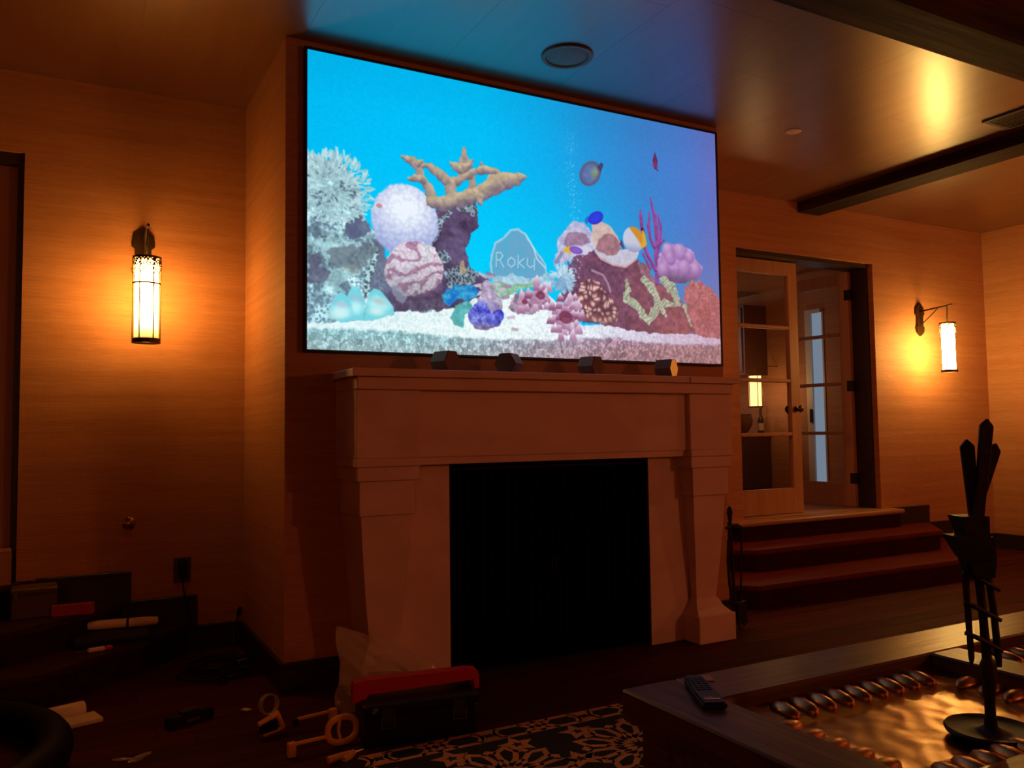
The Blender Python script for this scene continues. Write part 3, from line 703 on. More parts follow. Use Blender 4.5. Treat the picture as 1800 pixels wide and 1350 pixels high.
    bf=lerp(C(196,200,222)*np.ones((Hp,Wp,3),np.float32),C(150,156,196),ss(.2,1,v))
    up=ss(-.05,.1,(u*.75-v*.65)-.28+.06*np.sin((u-v)*26));bf=lerp(bf,C(204,140,52),up)
    put(m,bf)
    m,_=poly([(862,287),(873,301),(879,327),(870,335),(857,341),(865,317)],.4);put(m*.95,C(226,166,46))
    m,_,_=ell(*(864,289),4,4);put(m,C(60,30,60))
    m,_=poly([(620,367),(640,355),(648,363),(646,373),(630,371)],.3);put(m,C(222,176,54))
    fish((661,363),19,9,6,C(140,96,200),C(112,72,172))
    # warmer, hazier light towards the lower right of the picture
    w=ss(.6,1.02,U_)*ss(.25,1,V_)
    img[:]=lerp(img,C(196,128,128),w*.26)
    img[:]=lerp(img,C(120,215,240),ss(.45,0,U_)*ss(.35,.8,V_)*.12)
    for ax in (0,1):
        p=np.pad(img,((1,1),(1,1),(0,0)),'edge')
        img[:]=img*.5+.25*(p[:-2,1:-1]+p[2:,1:-1] if ax==0 else p[1:-1,:-2]+p[1:-1,2:])
    return np.clip(img,0,1)

pic=paint_aquarium()
Hh,Ww=pic.shape[:2]
im=bpy.data.images.new('aquarium_picture',Ww,Hh,alpha=False)
buf=np.ones((Hh,Ww,4),np.float32); buf[...,:3]=pic[::-1]
im.pixels.foreach_set(buf.ravel()); im.update(); im.pack()
sm=bpy.data.materials.new('lit_screen'); sm.use_nodes=True; nt=sm.node_tree; nt.nodes.clear()
ti=nt.nodes.new('ShaderNodeTexImage'); ti.image=im; ti.extension='EXTEND'
em=nt.nodes.new('ShaderNodeEmission'); em.inputs[1].default_value=1.0; ou=nt.nodes.new('ShaderNodeOutputMaterial')
nt.links.new(ti.outputs[0],em.inputs[0]); nt.links.new(em.outputs[0],ou.inputs[0])
bm=bmesh.new(); uvl=bm.loops.layers.uv.new('uv')
v=[bm.verts.new(p) for p in ((0,-.032,0),(SW,-.032,0),(SW,-.032,SH),(0,-.032,SH))]; f=bm.faces.new(v)
for l,uv in zip(f.loops,((0,0),(1,0),(1,1),(0,1))): l[uvl].uv=uv
obj('screen_surface',bm,sm,sc)
obj('backing_panel',B((0,SW,-.030,-.006,0,SH)),M['black_frame'],sc)

# ================================================================ fireplace
fp=thing('fireplace','carved stone fireplace with tapered pilasters below the screen','fireplace',(1.30,0,0))
def mir(x0,x1): return ((x0,x1),(-x1,-x0))
S=M['stone']
obj('mantel_shelf',B((-1.175,1.175,-.385,-.001,1.488,1.525),bevel=.004),S,fp)
obj('shelf_molding',B((-1.15,1.15,-.36,-.001,1.428,1.488),bevel=.004),S,fp)
obj('lintel',B((-.834,.834,-.305,-.001,1.105,1.428),(-.834,.834,-.292,-.001,1.068,1.106)),S,fp)
for s in (-1,1):
    def mb(x0,x1,*r,**k): return B((min(s*x0,s*x1),max(s*x0,s*x1),*r),**k)
    obj('shelf_return',mb(.80,1.183,-.393,-.384,1.488,1.525),S,fp)
    obj('corner_block',mb(.832,1.148,-.338,-.001,1.105,1.428,bevel=.003),S,fp)
    obj('corner_block',mb(.832,1.152,-.343,-.001,1.066,1.105,bevel=.003),S,fp)
    obj('capital',mb(.838,1.142,-.332,-.001,1.0,1.066,bevel=.003),S,fp)
    obj('capital',mb(.858,1.128,-.318,-.001,.838,1.0,bevel=.003),S,fp)
    # tapering shaft
    bm=bmesh.new(); prof=[(.875,1.115,-.300,.838),(.882,1.105,-.292,.68),(.900,1.085,-.275,.45),(.915,1.062,-.258,.24),(.905,1.075,-.268,.225),(.892,1.09,-.285,.19),(.872,1.11,-.318,.165),(.862,1.12,-.335,.155)]
    rings=[[bm.verts.new((s*a,yy,z)) for a,yy in ((x0,-.001),(x0,y),(x1,y),(x1,-.001))] for x0,x1,y,z in prof]
    for i in range(len(rings)-1):
        for k in range(4): bm.faces.new((rings[i][k],rings[i][(k+1)%4],rings[i+1][(k+1)%4],rings[i+1][k]))
    bm.faces.new(rings[0]); bm.faces.new(rings[-1])
    obj('pilaster',clean(bm),S,fp)
    obj('plinth',mb(.852,1.128,-.350,-.001,0,.156,bevel=.004),S,fp)
    obj('surround_panel',mb(.625,.90,-.205,-.001,0,1.069),S,fp)
obj('firebox',B((-.63,.63,-.012,-.006,0,1.07),(-.626,-.615,-.2,-.012,0,1.069),(.615,.626,-.2,-.012,0,1.069),(-.62,.62,-.2,-.012,1.052,1.069),(-.62,.62,-.2,-.012,0,.006)),M['soot'],fp)
obj('screen_rod',tube([(-.61,-.165,1.035),(.61,-.165,1.035)],.008),M['iron'],fp)
for s in (-1,1):
    bm=bmesh.new(); n=90; a=[];b2=[]
    for i in range(n+1):
        x=s*(.005+.60*i/n); yq=-.150+.014*math.sin(i*.9)+.004*math.sin(i*2.1)
        a.append(bm.verts.new((x,yq,.012))); b2.append(bm.verts.new((x,yq*1.0,1.03)))
    for i in range(n): bm.faces.new((a[i],a[i+1],b2[i+1],b2[i]))
    obj('mesh_curtain',bm,M['mesh'],fp,smooth=True)
    obj('curtain_pull',tube([(s*.012,-.172,.55),(s*.012,-.180,.50),(s*.012,-.172,.45)],.004),M['iron'],fp)

# hexagonal blocks on the mantel
hexes=[(.655,-66,0,'hexagonal wooden block on the mantel, first from the left'),(1.02,36,1,'hexagonal wooden block on the mantel, second from the left'),
       (1.535,-68,0,'hexagonal wooden block on the mantel, third from the left'),(2.065,-62,2,'hexagonal wooden block on the mantel with a bright right face')]
for x,a,kind,lab in hexes:
    t=thing('hexagonal_block',lab,'block',(x,-.215,1.525),R_(a),'hexagonal blocks on the mantel')
    r=.062; h=r*math.cos(PI/6)
    poly=[(r*math.cos(PI/3*k),r*math.sin(PI/3*k)+h) for k in range(6)]
    bm=bmesh.new(); add_prism(bm,poly,-.048,.048,Matrix.Rotation(PI/2,4,'X')@Matrix.Rotation(0,4,'Z'))
    clean(bm); xf(bm,Matrix.Rotation(PI/2,4,'Z'))
    obj('body',bm,M['hex'],t)
    for s in (-1,1):
        bm=bmesh.new(); add_prism(bm,[((p[0])*.93,(p[1]-h)*.93+h) for p in poly],.0478,.0505,Matrix.Rotation(PI/2,4,'X'))
        clean(bm); xf(bm,Matrix.Rotation(s*PI/2,4,'Z')); obj('end_face',bm,M['hex_lit'] if kind==2 else M['hex'],t)

# ================================================================ lantern sconces
def sconce(label,x,shade,face):
    t=thing('lantern_sconce',label,'sconce',(x,D,0))
    # pointed iron wall plate, lamp bloom put into its brown colour
    pl=[(-.052,2.36),(-.06,2.30),(-.042,2.285),(-.042,2.185),(-.058,2.17),(-.048,2.125),(0,2.088),(.048,2.125),(.058,2.17),(.042,2.185),(.042,2.285),(.06,2.30),(.052,2.36),(0,2.412)]
    bm=bmesh.new(); add_prism(bm,pl,.001,.022,Matrix.Rotation(PI/2,4,'X')); clean(bm)
    obj('wall_plate',bm,M['bronze'],t)
    obj('arm',tube([(0,-.02,2.325),(0,-.30,2.345),(0,-.345,2.35)],[.008,.007,.008]),M['iron'],t)
    obj('brace',tube([(0,-.02,2.19),(0,-.10,2.25),(0,-.21,2.335)],.005),M['iron'],t)
    ly=-.292
    obj('hook',tube([(0,ly,2.345),(0.004,ly,2.30),(-.003,ly,2.25),(0,ly,2.19)],.0045),M['iron'],t)
    R0=.068; z0,z1=1.72,2.185
    for za,zb in ((z0,z0+.024),(2.035,2.043),(z1-.012,z1)): obj('ring',lathe([(R0-.004,za),(R0+.004,za),(R0+.004,zb),(R0-.004,zb),(R0-.004,za)],(0,ly,0),28,cap=False),M['bronze'],t,smooth=True)
    for a,b in (((-R0,ly,z1-.006),(R0,ly,z1-.006)),((0,ly-R0,z1-.006),(0,ly+R0,z1-.006))): obj('cross_wire',tube([a,b],.004),M['bronze'],t)
    for k in range(6):
        a=face+PI/3*k
        obj('upright',tube([(R0*math.cos(a),ly+R0*math.sin(a),z0+.02),(R0*math.cos(a),ly+R0*math.sin(a),z1-.004)],.0034,6),M['bronze'],t)
    # pierced scroll band under the top ring
    fb=bmesh.new(); rr=random.Random(3); Rb=R0+.001
    for row,(zz,rc) in enumerate(((z1-.022,.0105),(z1-.044,.0105),(z1-.068,.009),(z1-.090,.007))):
        for k in range(22 if row<2 else 14):
            a0=2*PI*(k+.5*(row%2))/(22 if row<2 else 14)+rr.uniform(-.06,.06); st_=rr.uniform(0,6.28); pts=[]
            for q in range(9):
                th=st_+q*.62; r_=rc*(1-.05*q); pts.append((Rb*math.cos(a0+r_*math.cos(th)/Rb),ly+Rb*math.sin(a0+r_*math.cos(th)/Rb),zz+r_*math.sin(th)))
            add_tube(fb,pts,.0040-.0005*row,5)
    obj('filigree_band',fb,M['bronze'],t)['kind']='stuff'
    obj('shade',lathe([(.060,z0+.012),(.060,2.165)],(0,ly,0),28,cap=True),shade,t,smooth=True)
    return t
sconce('glowing iron lantern sconce on the left wall beside the screen',-.662,M['shade'],R_(-64))
sconce('glowing iron lantern sconce on the wall right of the glass doors',6.165,M['shade_bright'],R_(-146))

# ================================================================ far room contents
t=thing('base_cabinet','low dark cabinet with a counter top, behind the left glass door','cabinet',(5.46,2.72,FARZ))
obj('body',B((0,.43,0,1.5,.002,.66)),M['dark_wood'],t)
for i in range(3): obj('door',B((-.014,0,.03+i*.49,.48+i*.49,.05,.62),bevel=.004),M['dark_wood'],t)
obj('counter',B((-.03,.43,-.02,1.5,.66,.69),bevel=.004),M['dark_wood'],t)
t=thing('wall_cabinet','tall dark cupboard hung above the counter, behind the left glass door','cabinet',(5.46,2.72,FARZ))
obj('body',B((.1,.438,0.02,1.5,1.34,2.12)),M['dark_wood'],t)
for i in range(3): obj('door',B((.086,.1,.05+i*.49,.49+i*.49,1.37,2.09),bevel=.004),M['dark_wood'],t)
t=thing('hanging_lantern','small lit lantern hanging in the room behind the glass doors','lantern',(5.56,2.60,0))
LR=.075
for za,zb in ((1.45,1.465),(1.80,1.812)): obj('ring',lathe([(LR-.003,za),(LR+.005,za),(LR+.005,zb),(LR-.003,zb),(LR-.003,za)],(0,0,0),20,cap=False),M['bronze'],t)
for k in range(5):
    a=-2.0+2*PI/5*k; obj('upright',tube([(LR*math.cos(a),LR*math.sin(a),1.45),(LR*math.cos(a),LR*math.sin(a),1.81)],.004,6),M['bronze'],t)
obj('shade',lathe([(.066,1.455),(.066,1.795)],seg=20),M['shade_small'],t,smooth=True)
obj('bracket_arm',tube([(0,0,1.81),(0,0,1.88),(.05,0,1.91),(.34,0,1.91)],.006,6),M['bronze'],t)
lamp('bar_lantern_light',(5.56,2.45,1.62),2.2,(1,.55,.22),.05)
lamp('far_room_daylight_fill',(4.5,4.2,2.3),17,(1,.86,.72),.3)  # unseen point lamp added to spread neutral daylight through the far room
t=thing('vase','round dark bowl-shaped vase on the bar counter behind the glass','vase',(5.60,2.86,FARZ+.691))
obj('body',lathe([(.045,0),(.08,.03),(.115,.10),(.12,.15),(.105,.20),(.11,.215),(.10,.215),(.09,.19)],seg=24),M['vase'],t,smooth=True)
t=thing('bottle','slim dark bottle with a pale label on the bar counter','bottle',(5.782,2.755,FARZ+.691))
obj('body',lathe([(.03,0),(.032,.01),(.032,.15),(.014,.19),(.012,.25),(.014,.252),(.014,.262),(.002,.264)],seg=16),M['bottle'],t,smooth=True)
obj('paper_label',lathe([(.0328,.03),(.0328,.11)],seg=16,cap=False),M['label_white'],t)
t=thing('bottle','plain dark bottle with a long neck at the end of the bar counter','bottle',(5.852,2.82,FARZ+.691))
obj('body',lathe([(.028,0),(.03,.01),(.03,.16),(.012,.20),(.010,.29),(.002,.292)],seg=16),M['bottle'],t,smooth=True)
obj('stopper',lathe([(.010,.292),(.016,.297),(.018,.312),(.008,.325)],seg=12),M['bronze'],t,smooth=True)

# ================================================================ coffee table with copper trays
TX0,TX1,TY1,TY0,TZ=.452,2.92,-1.965,-3.05,.45
ct=thing('coffee_table','heavy weathered wood coffee table inset with hammered copper trays','table',(0,0,0))
WY=.215; WX=.2; XC0,XC1=1.585,1.735
def rail(x0,x1,y0,y1,m): obj('rail',B((x0,x1,y0,y1,TZ-.09,TZ),bevel=.006),m,ct)
rail(TX0+WX,TX1-WX,TY1-WY,TY1,M['table_wood']); rail(TX0+WX,TX1-WX,TY0,TY0+WY,M['table_wood'])
rail(TX0,TX0+WX-.002,TY0,TY1,M['table_wood_y']); rail(TX1-WX+.002,TX1,TY0,TY1,M['table_wood_y'])
rail(XC0,XC1,TY0+WY+.001,TY1-WY-.001,M['table_wood_y'])
obj('apron',B((TX0+.05,TX1-.05,TY1-.09,TY1-.05,.25,TZ-.09),(TX0+.05,TX1-.05,TY0+.05,TY0+.09,.25,TZ-.09),(TX0+.05,TX0+.09,TY0+.09,TY1-.09,.25,TZ-.09),(TX1-.09,TX1-.05,TY0+.09,TY1-.09,.25,TZ-.09)),M['table_wood'],ct)
for x in (TX0+.04,TX1-.16):
    for y in (TY0+.04,TY1-.16): obj('leg',B((x,x+.12,y,y+.12,.0096,TZ-.09),bevel=.008),M['table_wood_y'],ct)
def tray(x0,x1,y0,y1,nx,ny):
    # sunk pan: sloping rim with embossed bosses and a hand-hammered floor
    rim=.125; zt,zr,zf=TZ-.046,TZ-.049,TZ-.060
    bm=bmesh.new(); nxs,nys=60,40
    def hgt(x,y):
        d=min(x-x0,x1-x,y-y0,y1-y)
        if d<.006: return zt
        if d<rim: return zt-(zt-zr)*min(1,d/.02)
        if d<rim+.02: return zr+(zf-zr)*(d-rim)/.02
        return zf+.0016*math.sin(x*61+math.sin(y*37)*1.5)*math.sin(y*53+math.cos(x*29))
    g=[[bm.verts.new((x0+(x1-x0)*i/nxs,y0+(y1-y0)*j/nys,hgt(x0+(x1-x0)*i/nxs,y0+(y1-y0)*j/nys))) for i in range(nxs+1)] for j in range(nys+1)]
    for j in range(nys):
        for i in range(nxs): bm.faces.new((g[j][i],g[j][i+1],g[j+1][i+1],g[j+1][i]))
    o=obj('copper_tray',bm,M['copper'],ct,smooth=True)
    me=None
    def boss(x,y,a):
        nonlocal me
        if me is None:
            b=bmesh.new(); add_ball(b,(0,0,0),1,(.068,.030,.022),2)
            for f in b.faces: f.smooth=True
            me=bpy.data.meshes.new('boss'); b.to_mesh(me); b.free(); me.materials.append(M['copper_boss'])
        q=bpy.data.objects.new('boss',me); COL.objects.link(q); q.parent=o; q.location=(x,y,zr+.002); q.rotation_euler=(0,0,a)
    for i in range(nx):
        x=x0+rim*1.1+(x1-x0-2.0*rim)*(i+.5)/nx
        boss(x,y1-rim*.54,R_(77)); boss(x,y0+rim*.54,R_(77))
    for j in range(ny):
        y=y0+rim*1.1+(y1-y0-2.2*rim)*(j+.5)/ny
        boss(x0+rim*.54,y,R_(8)); boss(x1-rim*.54,y,R_(8))
tray(TX0+WX,XC0,TY0+WY,TY1-WY,9,5); tray(XC1,TX1-WX,TY0+WY,TY1-WY,9,5)
TRAYZ=TZ-.0585

# iron sculpture standing in the tray
sx,sy=1.165,-2.648
sl=thing('iron_sculpture','tall black iron ornament of three pointed blades on a round foot in the copper tray','sculpture',(sx,sy,TRAYZ),-YAW)
I=M['iron']
obj('foot_dish',lathe([(.001,.002),(.092,.002),(.110,.012),(.114,.022),(.110,.027),(.095,.022),(.055,.014),(.03,.022),(.018,.03)],seg=40),I,sl,smooth=True)
obj('stem',lathe([(.017,.028),(.014,.055),(.013,.09),(.019,.15),(.021,.19),(.015,.205)],seg=14),I,sl,smooth=True)
obj('rod',tube([(-.002,0,.19),(-.008,0,.32),(-.018,0,.47)],[.013,.011,.012]),I,sl)
obj('rod',tube([(-.045,0,.185),(-.044,0,.21),(-.047,0,.30),(-.052,0,.46)],[.002,.008,.0085,.009]),I,sl)
obj('rod',tube([(.030,0,.185),(.028,0,.21),(.022,0,.32),(.010,0,.44)],[.006,.0095,.0095,.009]),I,sl)
for z in (.435,.355,.275): obj('rung',tube([(-.066,-.016,z+.004),(-.04,-.019,z-.006),(-.01,-.019,z-.022),(.030,-.016,z-.044)],[.006,.0075,.007,.006],6),I,sl)
def fr4(h0,w0,h1,w1): return (h0,w0,h1,w1)
bm=bmesh.new()
for (x0,w0,z0,x1,w1,z1,dp) in ((-.012,.050,.425,-.018,.072,.475,.03),(-.020,.066,.475,-.040,.094,.535,.042),(-.027,.058,.535,-.036,.074,.588,.034)):
    r0=[bm.verts.new((x0+a*w0/2,b*dp,z0)) for a,b in ((-1,-1),(1,-1),(1,1),(-1,1))]; r1=[bm.verts.new((x1+a*w1/2,b*dp*1.1,z1)) for a,b in ((-1,-1),(1,-1),(1,1),(-1,1))]
    bm.faces.new(r0); bm.faces.new(r1)
    for k in range(4): bm.faces.new((r0[k],r0[(k+1)%4],r1[(k+1)%4],r1[k]))
obj('collar',clean(bm),I,sl)
def blade(x0,w0,z0,x1,w1,z1,tip,th,y):
    d=Vector((x1-x0,z1-z0)).normalized(); n=Vector((d.y,-d.x))
    P=[Vector((x0,z0))-n*w0/2,Vector((x0,z0))+n*w0/2,Vector((x1,z1))+n*w1/2,Vector((x1,z1))+d*tip,Vector((x1,z1))-n*w1/2]
    bm=bmesh.new(); add_prism(bm,[(p.x,p.y) for p in P],y-th,y+th,Matrix.Rotation(PI/2,4,'X')); clean(bm)
    bmesh.ops.bevel(bm,geom=list(bm.edges),offset=.002,affect='EDGES'); obj('blade',bm,I,sl)
blade(-.020,.026,.585,-.030,.038,.775,.020,.006,.000)
blade(-.016,.026,.585,.016,.036,.83,.020,.006,.016)
blade(-.010,.024,.585,.052,.036,.765,.018,.006,-.016)

# remote control and a slip of card on the rail
t=thing('remote_control','long black remote control lying on the corner of the coffee table','remote',(.622,-2.13,TZ),R_(-27))
obj('body',prism([(-.034,-.145),(.034,-.145),(.037,-.05),(.031,.09),(.027,.115),(-.027,.115),(-.031,.09),(-.037,-.05)],.0015,.024,bevel=.006,seg=2),M['black'],t,smooth=True)
bt=bmesh.new()
for i in range(3):
    for j in range(7): add_box(bt,-.022+i*.016,-.011+i*.016,-.03+j*.018,-.02+j*.018,.0235,.0262)
obj('buttons',bt,M['black_soft'],t)
obj('silver_strip',B((-.022,.022,-.118,-.108,.0238,.0255),(-.022,.004,-.103,-.098,.0238,.0255)),M['chrome'],t)
t=tag(obj('paper_card',xf(B((-.035,.04,-.025,.03,.001,.004)),Matrix.Translation((.715,-2.01,TZ))@Matrix.Rotation(R_(-27),4,'Z')),M['cardboard']),'small pale card behind the remote control on the table','card')

# ================================================================ rug with a gold interlace
RX0,RX1,RY1,RY0=-.12,3.25,-.945,-3.7
rg=thing('rug','black rug with a golden star-and-rosette lattice, running under the coffee table','rug',(0,0,0))
obj('pile',B((RX0,RX1,RY0,RY1,.0005,.009),bevel=.003),M['rug'],rg)
def ribbon(bm,pts,w,closed=False,z=.0092):
    pts=[Vector(p) for p in pts]; n=len(pts)
    L=[];Rr=[]
    for i,p in enumerate(pts):
        a=pts[i-1] if (i or closed) else p; c=pts[(i+1)%n] if (i<n-1 or closed) else p
        d1=(p-a).normalized() if (p-a).length else (c-p).normalized(); d2=(c-p).normalized() if (c-p).length else d1
        n1=Vector((-d1.y,d1.x)); n2=Vector((-d2.y,d2.x)); m=(n1+n2)
        m=m.normalized() if m.length>.05 else n1
        k=w/2/max(.45,m.dot(n1))
        L.append(p+m*k); Rr.append(p-m*k)
    vs=[]
    for l,r in zip(L,Rr):
        vs.append([bm.verts.new((l.x,l.y,z)),bm.verts.new((r.x,r.y,z)),bm.verts.new((l.x,l.y,z-.003)),bm.verts.new((r.x,r.y,z-.003))])
    for i in range(n if closed else n-1):
        a,b=vs[i],vs[(i+1)%n]
        for q in ((a[0],a[1],b[1],b[0]),(a[0],b[0],b[2],a[2]),(a[1],a[3],b[3],b[1])):
            try: bm.faces.new(q)
            except ValueError: pass
W_=.023
def star(cx,cy,ro,ri,n,rot=0): return [(cx+(ro if k%2==0 else ri)*math.cos(rot+PI*k/n),cy+(ro if k%2==0 else ri)*math.sin(rot+PI*k/n)) for k in range(2*n)]
# border: two bands twisting around stars and long lozenges
bd=bmesh.new(); yo,yi=RY1-.016,RY1-.112; ym=(yo+yi)/2; per=.457; xs=.024
k=0
while xs<2.9:
    x=xs
    ribbon(bd,[(x-.048,ym+.0),(x-.02,yo),(x+.02,yo+.0),(x+.048,ym)][0:0] or [(x-.06,yi),(x-.03,ym),(x-.06,yo)],W_)
    ribbon(bd,[(x+.06,yi),(x+.03,ym),(x+.06,yo)],W_)
    ribbon(bd,star(x,ym,.047,.026,4,PI/4),W_*.9,True)
    a,b2=x+.06,x+per-.06; c=(a+b2)/2
    ribbon(bd,[(a,yo),(c-.075,yo),(c-.03,ym),(c-.075,yi),(a,yi)],W_)
    ribbon(bd,[(b2,yo),(c+.075,yo),(c+.03,ym),(c+.075,yi),(b2,yi)],W_)
    ribbon(bd,[(c-.03,ym),(c,yo-.004),(c+.03,ym),(c,yi+.004)],W_,True)
    ribbon(bd,[(c-.075,yo),(c+.075,yo)],W_); ribbon(bd,[(c-.075,yi),(c+.075,yi)],W_)
    ribbon(bd,[(a-.0,yo),(x,yo+.0)],W_*.8); ribbon(bd,[(x,yi),(a,yi)],W_*.8); ribbon(bd,[(x-.06,yo),(x,yo)],W_*.8); ribbon(bd,[(x-.06,yi),(x,yi)],W_*.8)
    xs+=per
obj('border_lattice',bd,M['rug_gold'],rg)['kind']='stuff'
fd=bmesh.new()
def rosette(cx,cy,k=1.,n=10):
    ribbon(fd,star(cx,cy,.085*k,.045*k,n),W_,True)
    for i in range(n):
        a=2*PI*i/n; h=PI/n
        def pt(r,t): return (cx+r*k*math.cos(t),cy+r*k*math.sin(t))
        ribbon(fd,[pt(.085,a),pt(.135,a-h*.62),pt(.205,a-h*.60),pt(.250,a),pt(.205,a+h*.60),pt(.135,a+h*.62)],W_,True)
        ribbon(fd,[pt(.205,a+h*.60),pt(.225,a+h),pt(.205,a+h*1.40)],W_)
        ribbon(fd,[pt(.135,a+h*.62),pt(.085,a+h*2)],W_*.8)
    return
cents=[]
for j in range(4):
    for i in range(7):
        cents.append((.40+(i-1)*.555+(.2775 if j%2 else 0),-1.385-j*.48))
for cx,cy in cents:
    if cx<-.1+.2 or cx>2.95 or cy<-3.5: continue
    rosette(cx,cy)
for cx,cy in cents:
    for ox,oy in ((.2775,0),(.13875,.24),(-.13875,.24)):
        px,py=cx+ox,cy+oy
        if -.05<px<3.1 and -3.5<py<-1.10: ribbon(fd,star(px,py,.055,.026,5,.3),W_,True)
obj('field_lattice',fd,M['rug_gold'],rg)['kind']='stuff'

# ================================================================ fire tools
t=thing('fire_tool_stand','black iron fire tool stand leaning against the right pilaster','fire tools',(2.60,-.16,0))
ft=bmesh.new()
for a in (.3,2.4,4.5): add_tube(ft,[(0,0,.06),(.045*math.cos(a),.045*math.sin(a),.05),(.095*math.cos(a),.06*math.sin(a),.008)],[.010,.009,.008],6)
obj('foot',ft,I,t)
obj('post',tube([(0,0,.05),(-.01,0,.35),(-.022,0,.66)],[.011,.010,.009]),I,t)
obj('finial',xf(lathe([(.008,0),(.015,.012),(.013,.03),(.018,.045),(.016,.075),(.004,.092)],seg=12),Matrix.Translation((-.022,0,.655))),I,t,smooth=True)
obj('crossbar',tube([(-.065,-.01,.615),(-.02,0,.625),(.03,-.01,.628),(.075,-.01,.612)],[.008,.010,.008,.006],8),I,t)
obj('retaining_ring',tube([(-.01+.062*math.cos(2*PI*k/20),.045*math.sin(2*PI*k/20),.165) for k in range(20)],.008,6,True),I,t)
obj('poker',tube([(-.058,-.02,.545),(-.066,-.02,.42),(-.058,-.02,.28),(-.035,-.02,.12),(-.02,-.025,.03)],[.007,.009,.009,.008,.005],6),I,t)
sh=bmesh.new(); add_tube(sh,[(.066,-.01,.60),(.05,-.01,.40),(.04,-.01,.16)],.006,6); add_box(sh,.005,.08,-.018,-.008,.025,.165)
obj('shovel',sh,I,t)

# ================================================================ wall fittings on the left
t=thing('gas_key_plate','small round brass key plate on the left wall below the sconce','wall plate',(-.716,D,.742))
obj('rosette',xf(lathe([(.034,0),(.034,.004),(.028,.009),(.016,.011),(.012,.015),(.002,.016)],seg=24),Matrix.Rotation(PI/2,4,'X')),M['brass'],t,smooth=True)
obj('key_stem',tube([(-.018,-.016,-.018),(0,-.024,0),(.02,-.016,.016)],.0045,6),M['brass'],t)
t=thing('wall_outlet','bronze wall outlet with a black plug on the left wall','outlet',(-.437,D,.463))
obj('cover_plate',B((-.046,.046,-.007,-.0005,-.072,.072),bevel=.003),M['outlet'],t)
for z in (-.03,.03): obj('socket',B((-.017,.017,-.0095,-.0065,z-.018,z+.018),bevel=.003),M['black'],t)
pg=thing('power_plug','black plug with its cord hanging from the left wall outlet','plug',(-.437,D-.0098,.47))
obj('plug_body',B((-.022,.022,-.045,-.0002,-.045,.05),bevel=.006,seg=2),M['black'],pg)
obj('cord',tube([(0,-.03,-.045),(0,-.032,-.09),(.010,-.034,-.16),(.03,-.06,-.26),(.06,-.10,-.36),(.085,-.15,-.44),(.05,-.19,-.459),(-.01,-.20,-.4635)],.0038,6),M['black'],pg)

# ================================================================ clutter on and below the left steps
def carton(name,label,loc,rz,sx_,sy_,sz_,m,cat='box'):
    t=thing(name,label,cat,loc,rz)
    obj('body',B((-sx_/2,sx_/2,-sy_/2,sy_/2,0,sz_-.004),bevel=.002),m,t)
    for s in (-1,1): obj('flap',B((min(0,s*sx_/2)+.001,max(0,s*sx_/2)-.001,-sy_/2,sy_/2,sz_-.004,sz_)),m,t)
    obj('tape_strip',B((-.012,.012,-sy_/2-.0008,sy_/2,sz_,sz_+.0008)),M['paper'],t)
    return t
carton('cardboard_box','brown cardboard box on the top step at the left edge',(-1.42,.99,.478),R_(4),.30,.17,.17,M['cardboard'])
carton('small_carton','small pale carton in front of the brown cardboard box',(-1.43,.872,.478),R_(8),.10,.04,.075,M['paper'])
t=thing('organizer_case','smoky plastic case with a bright latch on the left steps','case',(-1.16,.87,.32),R_(3))
obj('body',B((-.10,.10,-.08,.08,0,.12),bevel=.006),M['grey_plastic'],t); obj('lid',B((-.103,.103,-.083,.083,.121,.150),bevel=.006),M['grey_plastic'],t)
obj('latch',B((-.09,-.072,-.088,-.0832,.09,.135),bevel=.002),M['chrome'],t)
t=thing('red_packet','small red cardboard packet standing on the left steps','packet',(-.985,.79,.32),R_(-6))
obj('body',B((-.095,.095,-.02,.02,0,.055),bevel=.002),M['red_card'],t); obj('end_flap',B((.0955,.0985,-.018,.018,.003,.052)),M['red_card'],t)
t=thing('soft_case','low black fabric case on the bottom left step','case',(-.80,.80,.16),R_(4))
obj('body',B((-.19,.17,-.09,.13,0,.055),bevel=.015,seg=2),M['black_soft'],t,smooth=True); obj('handle',tube([(-.06,-.09,.03),(-.05,-.12,.035),(.03,-.12,.035),(.04,-.09,.03)],.006,6),M['black_soft'],t)
t=thing('paper_roll','flattened pale roll of paper lying on the black fabric case','roll',(-.745,.84,.2155),R_(-9))
bm=lathe([(.001,-.17),(.026,-.17),(.03,-.12),(.03,.12),(.024,.165),(.001,.17)],seg=14); xf(bm,Matrix.Translation((0,0,.0245))@Matrix.Diagonal((1,1,.8,1))@Matrix.Rotation(PI/2,4,'Y'))
obj('roll_body',bm,M['paper'],t,smooth=True); obj('dark_band',xf(lathe([(.0305,-.006),(.0305,.006)],seg=14,cap=False),Matrix.Translation((.02,0,.0245))@Matrix.Diagonal((1,1,.81,1))@Matrix.Rotation(PI/2,4,'Y')),M['black'],t)
t=thing('screwdriver','short orange-handled screwdriver on the left steps','screwdriver',(-.90,.60,.16),R_(8))
obj('handle',xf(lathe([(.006,0),(.013,.008),(.011,.03),(.013,.07),(.007,.082)],seg=10),Matrix.Translation((-.02,0,.0135))@Matrix.Rotation(PI/2,4,'Y')),M['paper'],t,smooth=True)
obj('tip_collar',xf(lathe([(.013,0),(.013,.03),(.004,.035)],seg=10),Matrix.Translation((.06,0,.0135))@Matrix.Rotation(PI/2,4,'Y')),M['red'],t,smooth=True)
obj('shaft',tube([(-.02,0,.0135),(-.075,0,.0135)],.003,6),M['chrome'],t)
t=thing('plastic_cover','off-white plastic cover strip lying on the floor below the left steps','cover',(-.985,.05,0),R_(16))
obj('plate',B((-.09,.10,-.085,.03,.001,.022),bevel=.004),M['pale_plastic'],t)
